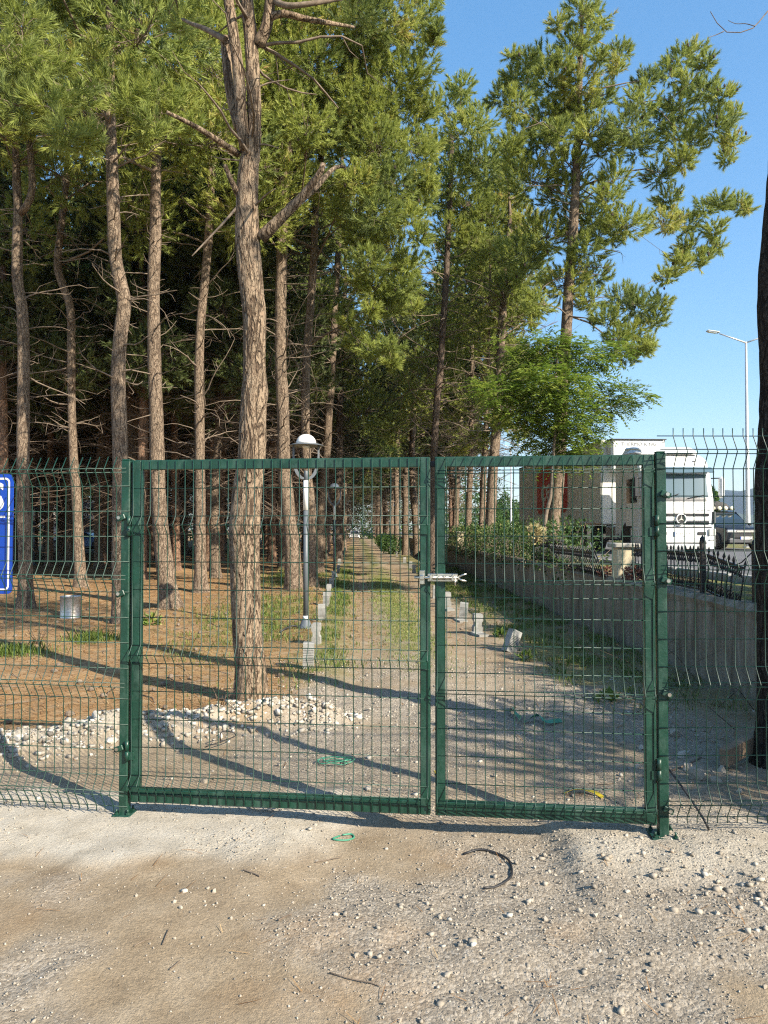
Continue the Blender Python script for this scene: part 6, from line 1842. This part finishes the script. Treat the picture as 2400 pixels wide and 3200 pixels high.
tt = np.clip(r_.normal(.42, .2, n) + .25 * short, 0, 1)
gm = np_mesh('grass', V, F3, M['grass'], fattr={'tint': tt})
tag(mobj('grass', gm), 'short green grass along the path and under the pines', 'grass', kind='stuff')

# fallen needles
def litter_w(x, y):
    z_ = zones(x, y); return .02 + z_[0] * .9
p1 = sample_area(26000, -9, 3.2, 5.6, 24, litter_w, r_, 1.6)
p2 = sample_area(300, -3, 3, 1.3, 5.5, lambda x, y: .12 + .88 * sstep(.58, .75, fbm(x, y, 2.0, 3, 88)), r_)
pts = np.vstack([p1, p2]); n = len(pts)
a = r_.uniform(0, math.pi, n); ln = r_.uniform(.05, .15, n) * np.where(pts[:, 1] < 5.5, .75, 1.0); wd = (.0016 + .0006 * np.maximum(pts[:, 1] - 4, 0))
dx = np.stack([np.cos(a), np.sin(a)], 1)
e0 = pts - dx * ln[:, None] / 2; e1 = pts + dx * ln[:, None] / 2
z0 = H(e0[:, 0], e0[:, 1]) + .006; z1 = H(e1[:, 0], e1[:, 1]) + .006 + r_.random(n) * .012; zm = H(pts[:, 0], pts[:, 1]) + .008
sd = np.stack([-dx[:, 1], dx[:, 0], np.zeros(n)], 1) * wd[:, None]
V = np.stack([np.c_[e0, z0] - sd, np.c_[e0, z0] + sd, np.c_[e1, z1] + sd * .6, np.c_[e1, z1] - sd * .6], 1).reshape(-1, 3)
lm = np_mesh('fallen_needles', V, np.arange(n * 4).reshape(-1, 4), M['litter'], fattr={'tint': np.clip(r_.normal(.5, .25, n), 0, 1)})
tag(mobj('fallen_needles', lm), 'fallen brown pine needles scattered over the ground', 'pine litter', kind='stuff')

# fallen twigs and cones on the forest floor
mb = MB(); r3 = np.random.default_rng(15)
for (x, y) in sample_area(260, -9, 2.8, 6.2, 22, lambda x, y: zones(x, y)[0], r3, 1.4):
    a = r3.uniform(0, 6.28); l = r3.uniform(.08, .5); z0 = float(H(x, y)) + .008; e = (x + math.cos(a) * l, y + math.sin(a) * l)
    mb.tube([(x, y, z0), ((x + e[0]) / 2 + r3.normal(0, .03), (y + e[1]) / 2, z0 + .012), (e[0], e[1], float(H(*e)) + .01)], [.006, .005, .003], 4)
for (x, y) in sample_area(170, -9, 2.8, 6.0, 20, lambda x, y: zones(x, y)[0], r3, 1.4):
    s = r3.uniform(.7, 1.1); z0 = float(H(x, y)) + .02
    mb.lathe([(.001, -.045 * s), (.022 * s, -.028 * s), (.030 * s, -.005 * s), (.020 * s, .026 * s), (.002, .045 * s)], (x, y, z0), 7, 'X' if r3.random() < .5 else 'Y', smooth=False)
tag(mb.build('fallen_twigs', M['limb'], fix=False), 'fallen twigs and cones strewn over the needle-covered forest floor', 'twigs', kind='stuff')

# loose gravel
OCT = np.array([(1, 0, 0), (-1, 0, 0), (0, 1, 0), (0, -1, 0), (0, 0, 1), (0, 0, -1)], float)
OF = np.array([(0, 2, 4), (2, 1, 4), (1, 3, 4), (3, 0, 4), (2, 0, 5), (1, 2, 5), (3, 1, 5), (0, 3, 5)])
CUB = np.array([(x, y, z) for x in (-1, 1) for y in (-1, 1) for z in (-1, 1)], float) * .72
CF = np.array([(0, 1, 3), (0, 3, 2), (4, 6, 7), (4, 7, 5), (0, 4, 5), (0, 5, 1), (2, 3, 7), (2, 7, 6), (0, 2, 6), (0, 6, 4), (1, 5, 7), (1, 7, 3)])
def pebbles(pts, size, tint, r_, base=OCT, fac=OF, sink=.25):
    n = len(pts); k = len(base)
    b = base[None] * (1 + r_.uniform(-.32, .32, (n, k, 1))) + r_.normal(0, .14, (n, k, 3))
    b = b * size[:, None, None] * np.stack([r_.uniform(.7, 1.3, n), r_.uniform(.7, 1.2, n), r_.uniform(.5, .9, n)], 1)[:, None, :]
    a = r_.uniform(0, 2 * math.pi, n); c, s = np.cos(a)[:, None], np.sin(a)[:, None]
    x = b[..., 0] * c - b[..., 1] * s; y = b[..., 0] * s + b[..., 1] * c
    z = H(pts[:, 0], pts[:, 1])[:, None] + b[..., 2] + (size * (.6 - sink))[:, None]
    V = np.stack([x + pts[:, :1], y + pts[:, 1:2], z], -1).reshape(-1, 3)
    F = (fac[None] + (np.arange(n) * k)[:, None, None]).reshape(-1, 3)
    return V, F, np.repeat(tint, len(fac))
def peb_w(x, y):
    return .10 + .9 * gravel_m(x, y)
pp = np.vstack([sample_area(17000, -2.2, 2.2, 1.25, 4.4, peb_w, r_), sample_area(9000, -2.2, 3.3, 4.2, 9.5, peb_w, r_, 1.3)])
sz = .0016 + .0048 * r_.random(len(pp)) ** 3 + .0007 * np.maximum(pp[:, 1] - 2, 0)
V1, F1, T1 = pebbles(pp, sz, np.clip(r_.normal(.38, .13, len(pp)), 0, 1), r_)
bp_ = np.vstack([sample_area(700, -2.2, 2.6, 1.3, 4.3, lambda x, y: .05 + .95 * gravel_m(x, y) ** 2, r_), sample_area(1300, -2.4, 3.4, 4.2, 9, lambda x, y: .06 + .94 * gravel_m(x, y) ** 2, r_)])
sz = .005 + .011 * r_.random(len(bp_)) ** 3
V2, F2_, T2 = pebbles(bp_, sz, np.clip(r_.normal(.42, .15, len(bp_)), 0, 1), r_, CUB, CF)
F2_ = F2_ + len(V1)
gme = np_mesh('gravel', np.vstack([V1, V2]), np.vstack([F1, F2_]), M['stone'], fattr={'tint': np.concatenate([T1, T2])})
tag(mobj('gravel', gme), 'loose grey and beige gravel strewn before and behind the gate', 'gravel', kind='stuff')

# broken white rubble along the berm
def berm_w(x, y): return np.exp(-(berm_d(x, y) / .26) ** 2)
rp = sample_area(3800, -3.8, -.1, 4.6, 6.8, berm_w, r_)
sz = .004 + .022 * r_.random(len(rp)) ** 4
V3, F3_, T3 = pebbles(rp, sz, np.clip(r_.normal(.55, .22, len(rp)), 0, 1), r_, CUB, CF)
rp2 = sample_area(1500, 1.3, 3.4, 2.95, 3.5, lambda x, y: np.exp(-((x - 2.3) / .6) ** 2 - ((y - 3.2) / .2) ** 2), r_)
sz2 = .003 + .014 * r_.random(len(rp2)) ** 3
V4, F4_, T4 = pebbles(rp2, sz2, np.clip(r_.normal(.46, .16, len(rp2)), 0, 1), r_, CUB, CF)
o = mobj('rubble', np_mesh('rubble', np.vstack([V3, V4]), np.vstack([F3_, F4_ + len(V3)]), M['stone'], fattr={'tint': np.concatenate([T3, T4])}))
tag(o, 'heaped white broken rubble along the edge of the forest and by the cement mound', 'rubble', kind='stuff')

def rock_mesh(seed):
    bm = bmesh.new(); bmesh.ops.create_icosphere(bm, subdivisions=2, radius=1.0)
    for v in bm.verts:
        c = v.co; n_ = float(vn3(c.x * 1.4 + seed, c.y * 1.4, c.z * 1.4, seed)) - .5
        n2_ = float(vn3(c.x * 4 + seed, c.y * 4, c.z * 4, seed + 9)) - .5
        v.co = c * (1 + .75 * n_ + .22 * n2_); v.co.z *= .72
    # flatten a few facets as on broken stone
    rs = random.Random(seed)
    for _ in range(11):
        d = Vector((rs.gauss(0, 1), rs.gauss(0, 1), rs.gauss(0, .7))).normalized(); lim = rs.uniform(.42, .68)
        for v in bm.verts:
            e = v.co.dot(d)
            if e > lim: v.co -= d * (e - lim)
    me = bpy.data.meshes.new('stone'); bm.to_mesh(me); bm.free()
    at = me.attributes.new('tint', 'FLOAT', 'FACE'); at.data.foreach_set('value', np.full(len(me.polygons), .28 + .34 * rs.random(), dtype=np.float32))
    me.materials.append(M['stone'])
    return me
rocks = [rock_mesh(s) for s in range(8)]
for me in rocks[:5]:
    pass
whites = []
for s in range(20, 25):
    me = rock_mesh(s); me.attributes['tint'].data.foreach_set('value', np.full(len(me.polygons), .78, dtype=np.float32)); whites.append(me)
rs = random.Random(12)
def stone(x, y, s, label, group, pool):
    o = mobj('stone', rs.choice(pool)); o.location = (x, y, float(H(x, y)) + s * .25); o.rotation_euler = (rs.uniform(-.4, .4), rs.uniform(-.4, .4), rs.uniform(0, 6.28))
    k_ = rs.uniform(.75, 1.2); o.scale = (s, s * k_, s)
    tag(o, label, 'stone', group)
wr = sample_area(44, -3.0, -.3, 4.9, 6.5, berm_w, r_)
for (x, y) in wr: stone(x, y, (.018 + .036 * rs.random() ** 2), 'white chunk of broken stone in the rubble bank behind the gate', 'white chunks in the rubble bank', whites)
for (u, v, s) in ((905, 2200, .10), (800, 2200, .08), (835, 2215, .085), (565, 2205, .085), (590, 2245, .07), (345, 2250, .09), (300, 2270, .12), (350, 2290, .09), (690, 2262, .07), (870, 2230, .07), (160, 2285, .08), (60, 2300, .08)):
    p = GP(u, v, .12); stone(p[0], p[1], s * .55, 'large white chunk of broken stone on top of the rubble bank', 'large white chunks on the rubble bank', whites)
# single stones of the foreground, read off the photograph
fg = [(130, 2708, 12), (253, 2745, 16), (555, 2760, 14), (650, 2775, 16), (670, 2780, 22), (565, 2832, 22), (545, 2818, 18), (640, 2815, 14), (678, 2820, 14), (722, 2867, 20), (915, 2818, 12), (895, 2570, 14), (1120, 2580, 12), (985, 2575, 14), (990, 2690, 14), (1020, 2695, 12), (1045, 2715, 14), (1136, 2820, 14), (426, 2798, 16), (340, 2912, 16), (545, 2928, 14), (1185, 2930, 16), (1612, 2697, 24), (1618, 2760, 20), (1670, 2708, 18), (1735, 2738, 18), (1375, 2866, 24), (1335, 2820, 18), (1420, 2838, 18), (1455, 2858, 16), (1705, 2868, 26), (1722, 2830, 18), (1810, 2842, 24), (1860, 2858, 18), (2008, 2910, 18), (1875, 2965, 18), (1412, 3098, 18), (1250, 3180, 18), (1510, 3190, 16), (2010, 2650, 16), (1970, 2685, 26), (2040, 2795, 30), (1960, 2780, 22), (2240, 2845, 26), (2280, 2875, 20), (2300, 2560, 22), (1150, 2452, 34), (1185, 2450, 14), (1140, 2420, 12), (640, 2435, 34), (720, 2420, 14), (1060, 2530, 12), (968, 2243, 16), (1040, 2640, 10), (2390, 3080, 24), (2330, 2720, 28), (2200, 2700, 20), (1535, 2640, 12), (1310, 2715, 14), (1850, 2695, 14)]
for (u, v, w) in fg:
    p = GP(u, v + w * .3, float(H(*GP(u, v)[:2]))); s = w * .95 / FPX * p[1] / 2
    stone(p[0], p[1], s, 'single pale stone lying loose on the bare ground before or behind the gate', 'loose single stones', rocks)
for (u, v, w) in ((2110, 2290, 70), (2130, 2350, 60), (2175, 2425, 90), (2235, 2440, 60), (2150, 2395, 50), (2255, 2400, 50), (2350, 2315, 50), (2070, 2420, 40), (2090, 2355, 36), (2310, 2470, 40), (1945, 2310, 30), (2005, 2325, 36), (1990, 2390, 34), (1960, 2360, 26)):
    p = GP(u, v, .03); stone(p[0], p[1], w / FPX * p[1] / 2 * .85, 'grey stone in the shaded heap right of the right gate post', 'grey stones in the shaded heap', rocks)

# ================================================================== litter on the ground
def on_ground(lst, lift=.006):
    out = []
    for (u, v) in lst:
        p = GP(u, v); p = GP(u, v, float(H(p[0], p[1])))
        out.append((p[0], p[1], float(H(p[0], p[1])) + lift))
    return out
def ribbon(pts, w, up, name, mat, label, cat, twist=0.0):
    Q, _ = catmull(pts, 20); vs = []; fs = []
    for i in range(20):
        t = Q[min(i + 1, 19)] - Q[max(i - 1, 0)]; sd = unit(np.cross(t, np.array((0, 0, 1.0))))
        tw = twist * math.sin(i / 19 * math.pi * 1.5 + .4)
        sd = sd * math.cos(tw) + np.array((0, 0, 1.0)) * math.sin(tw)
        lift = np.array((0, 0, up * math.sin(math.pi * i / 19) + abs(math.sin(tw)) * w / 2))
        nn = unit(np.cross(sd, t)) * .0009
        vs += [Q[i] - sd * w / 2 + lift - nn, Q[i] + sd * w / 2 + lift - nn, Q[i] + sd * w / 2 + lift + nn, Q[i] - sd * w / 2 + lift + nn]
    for i in range(19):
        for j in range(4): fs.append((4 * i + j, 4 * i + (j + 1) % 4, 4 * i + 4 + (j + 1) % 4, 4 * i + 4 + j))
    fs += [(0, 1, 2, 3), (79, 78, 77, 76)]
    return tag(MB().add(vs, fs, False).build(name, mat), label, cat)
def hose(pts, r, name, mat, label, cat, sides=8):
    Q, _ = catmull(pts, 24)
    return tag(MB().tube(list(Q), r, sides).build(name, mat), label, cat)
hose(on_ground([(1448, 2673), (1500, 2668), (1550, 2672), (1590, 2695), (1600, 2735), (1580, 2760), (1545, 2772), (1512, 2776)], .008), .0055, 'cable_piece', M['cable'], 'curved piece of black cable on the ground before the right leaf', 'cable')
hose(on_ground([(1062, 2616), (1040, 2625), (1052, 2632), (1085, 2630), (1106, 2622), (1098, 2612), (1070, 2614)], .006), .0045, 'green_band', M['green_strap'], 'pale green plastic band loop lying in front of the gate', 'strap')
ribbon(on_ground([(1600, 2215), (1608, 2235), (1625, 2255), (1618, 2265)]), .035, .03, 'green_strap', M['green_strap'], 'short twisted green strap on the path, nearer the wall', 'strap', .9)
ribbon(on_ground([(1640, 2260), (1680, 2252), (1712, 2268), (1755, 2258)]), .035, .03, 'green_strap', M['green_strap'], 'longer twisted green strap on the path beside the short one', 'strap', .9)
ribbon(on_ground([(1762, 2482), (1800, 2478), (1850, 2480), (1884, 2492)]), .022, .015, 'yellow_strap', M['yellow_strap'], 'yellow strap lying behind the bottom of the right leaf', 'strap', .5)
ribbon(on_ground([(1362, 2410), (1366, 2425)]), .02, .0, 'yellow_scrap', M['yellow_strap'], 'yellow scrap in the gap between the gate leaves', 'strap')
hose(on_ground([(2215, 2595), (2205, 2560), (2180, 2525), (2150, 2490), (2120, 2445)], .004)[:1] + [tuple(PX(2207, 2575, 3.86)), tuple(PX(2190, 2545, 3.9)), tuple(PX(2150, 2485, 4.0)), tuple(PX(2110, 2430, 4.1)), tuple(PX(2084, 2395, 4.2))], .006, 'bent_rod', M['cable'], 'bent dark steel rod sticking out of the cement by the right post', 'rod')
ca = []
for k_ in range(70):
    a = k_ * .55; p0 = GP(832, 2530); ca.append((p0[0] + .085 * math.cos(a) * (1 + .15 * math.sin(k_ * .23)), p0[1] + .045 * math.sin(a) * (1 + .2 * math.cos(k_ * .31)), float(H(p0[0], p0[1])) + .012 + .012 * abs(math.sin(k_ * .7))))
tag(MB().tube(ca, .0028, 5).build('cord_coil', M['pale_cord']), 'loose coil of pale cord under the bottom rail of the left leaf', 'cord')
ca = []
for k_ in range(46):
    a = k_ * .6; p0 = GP(1050, 2388); ca.append((p0[0] + .10 * math.cos(a) * (1 + .3 * math.sin(k_ * .37)), p0[1] + .05 * math.sin(a), float(H(p0[0], p0[1])) + .015 + .03 * abs(math.sin(k_ * .5))))
tag(MB().tube(ca, .003, 5).build('wire_tangle', M['green_strap']), 'small tangle of green wire behind the left leaf', 'wire')
hose([tuple(np.array(GP(690, 2330)) + (0, 0, .02)), tuple(PX(690, 2290, 5.4)), tuple(PX(715, 2285, 5.5)), tuple(PX(735, 2300, 5.5)), tuple(PX(640, 2335, 5.3))], .004, 'wire_loop', M['cable'], 'thin dark wire loop sticking up from the rubble bank', 'wire')
# plank at the right
p = GP(2262, 2408); q = GP(2440, 2360)
pa = np.array((p[0], p[1], .085)); pb = np.array((q[0] + .1, q[1] + .15, .16)); dd = pb - pa; Lp = float(np.linalg.norm(dd))
ob = MB().box((Lp / 2, 0, 0), (Lp, .06, .115), bev=.004).build('plank', M['plank']); ob.location = tuple(pa); ob.rotation_euler = Vector(dd).to_track_quat('X', 'Z').to_euler()
tag(ob, 'brown squared timber plank lying in the shade by the right fence', 'plank')
# sticks and fallen twigs
def stick(lst, r, label):
    hose(on_ground(lst, .006), r * .6, 'stick', M['limb'], label, 'stick', 6)
stick([(2010, 2432), (2060, 2420), (2110, 2405), (2160, 2385), (2190, 2370)], .012, 'bare stick lying across the grey stones by the right post')
stick([(1840, 2452), (1890, 2456), (1920, 2450)], .006, 'thin stick lying behind the bottom of the right leaf')
stick([(760, 2722), (790, 2733), (812, 2742)], .006, 'short dry twig in the gravel of the foreground')
stick([(985, 2700), (1030, 2690), (1068, 2682)], .004, 'straw-thin stem lying in the gravel before the gate')
stick([(1030, 3045), (1090, 3060), (1150, 3075), (1190, 3085)], .004, 'long thin root half buried in the foreground')
stick([(508, 2955), (518, 2930), (527, 2908)], .004, 'dark bent twig standing out of the sand')
stick([(420, 2960), (450, 2945), (478, 2935)], .003, 'fine twig beside the dark bent one')
stick([(870, 2880), (895, 2868), (912, 2862)], .006, 'reddish twig in the middle of the foreground')
stick([(530, 3035), (548, 3020), (562, 3008)], .004, 'small straight twig in the lower foreground')
stick([(650, 1940), (670, 1955), (690, 1962)], .012, 'pale stick lying left of the big trunk')
def shrublet(u, v, n, L_, label, mat='twig', spread=.5, z=None):
    p = GP(u, v); z0 = float(H(p[0], p[1])) if z is None else z
    r2 = np.random.default_rng(int(u)); root = empty('seedling', (p[0], p[1], z0)); tag(root, label, 'plant')
    mb = MB()
    for _ in range(n):
        a = r2.uniform(0, 6.28); d = np.array((math.cos(a) * spread, math.sin(a) * spread * .6, 1)); l = L_ * r2.uniform(.5, 1)
        m_ = d * l * .5 + r2.normal(0, .06 * l, 3); e = d * l
        mb.tube([(0, 0, -.02), m_, e], [.005, .004, .002], 4)
        mb.tube([m_, m_ + (d + r2.normal(0, .5, 3)) * l * .35], [.003, .0015], 3)
    mb.build('stalks', M[mat], root, fix=False)
shrublet(690, 2222, 7, .28, 'pale leafless seedling beside the big pine foot')
shrublet(120, 2015, 6, .42, 'dark bent weed in the grass tuft by the left fence', 'bush' if False else 'twig', .7)
# brambles along the foot of the shaded wall
mb = MB(); r2 = np.random.default_rng(4)
for _ in range(22):
    y = r2.uniform(5.6, 9.5); x = float(wall_x(y)) - r2.uniform(.1, .9); z0 = float(H(x, y)); l = r2.uniform(.3, .9); a = r2.uniform(0, 6.28)
    d = np.array((math.cos(a), math.sin(a), r2.uniform(.3, 1.2))); d /= np.linalg.norm(d)
    mb.tube([(x, y, z0), np.array((x, y, z0)) + d * l * .5 + (0, 0, .06), np.array((x, y, z0)) + d * l], [.004, .003, .0015], 3, cap=False)
o = mb.build('bramble', M['twig'], fix=False); tag(o, 'dry bramble stems at the shaded foot of the retaining wall', 'bramble', kind='stuff')
def weeds(u, v, n, L_, label, seed):
    p = GP(u, v); z0 = float(H(p[0], p[1]))
    leaf_mass('weed', label, 'plant', [(p[0], p[1], z0 + L_ * .4, L_ * .8, L_ * .6, L_ * .5)], n, L_ * .8, M['grass'], seed, origin=(p[0], p[1], z0), stems=False, up=1.2)
weeds(470, 1955, 60, .16, 'small green weed right of the left gate post', 61)
weeds(1895, 2190, 40, .10, 'small yellow green weed at the edge of the wall shade', 62)
weeds(1640, 2060, 60, .09, 'grass tuft at the foot of the leaning block', 63)
weeds(1560, 1990, 70, .09, 'yellow green weeds between the leaning and the next block', 64)

# ================================================================== the air between here and the mountains
m, nt, bs, out = new_mat('thin_haze')
nt.nodes.remove(bs)
pv = nt.nodes.new('ShaderNodeVolumePrincipled')
pv.inputs['Color'].default_value = (.66, .80, 1.0, 1)
pv.inputs['Density'].default_value = 1.5e-4
pv.inputs['Anisotropy'].default_value = .2
nt.links.new(pv.outputs[0], out.inputs['Volume'])
hz = MB().box((150, 1800, 90), (5400, 3900, 290)).build('haze', m)
tag(hz, 'thin pale haze that fades the far mountains', 'haze', kind='stuff')
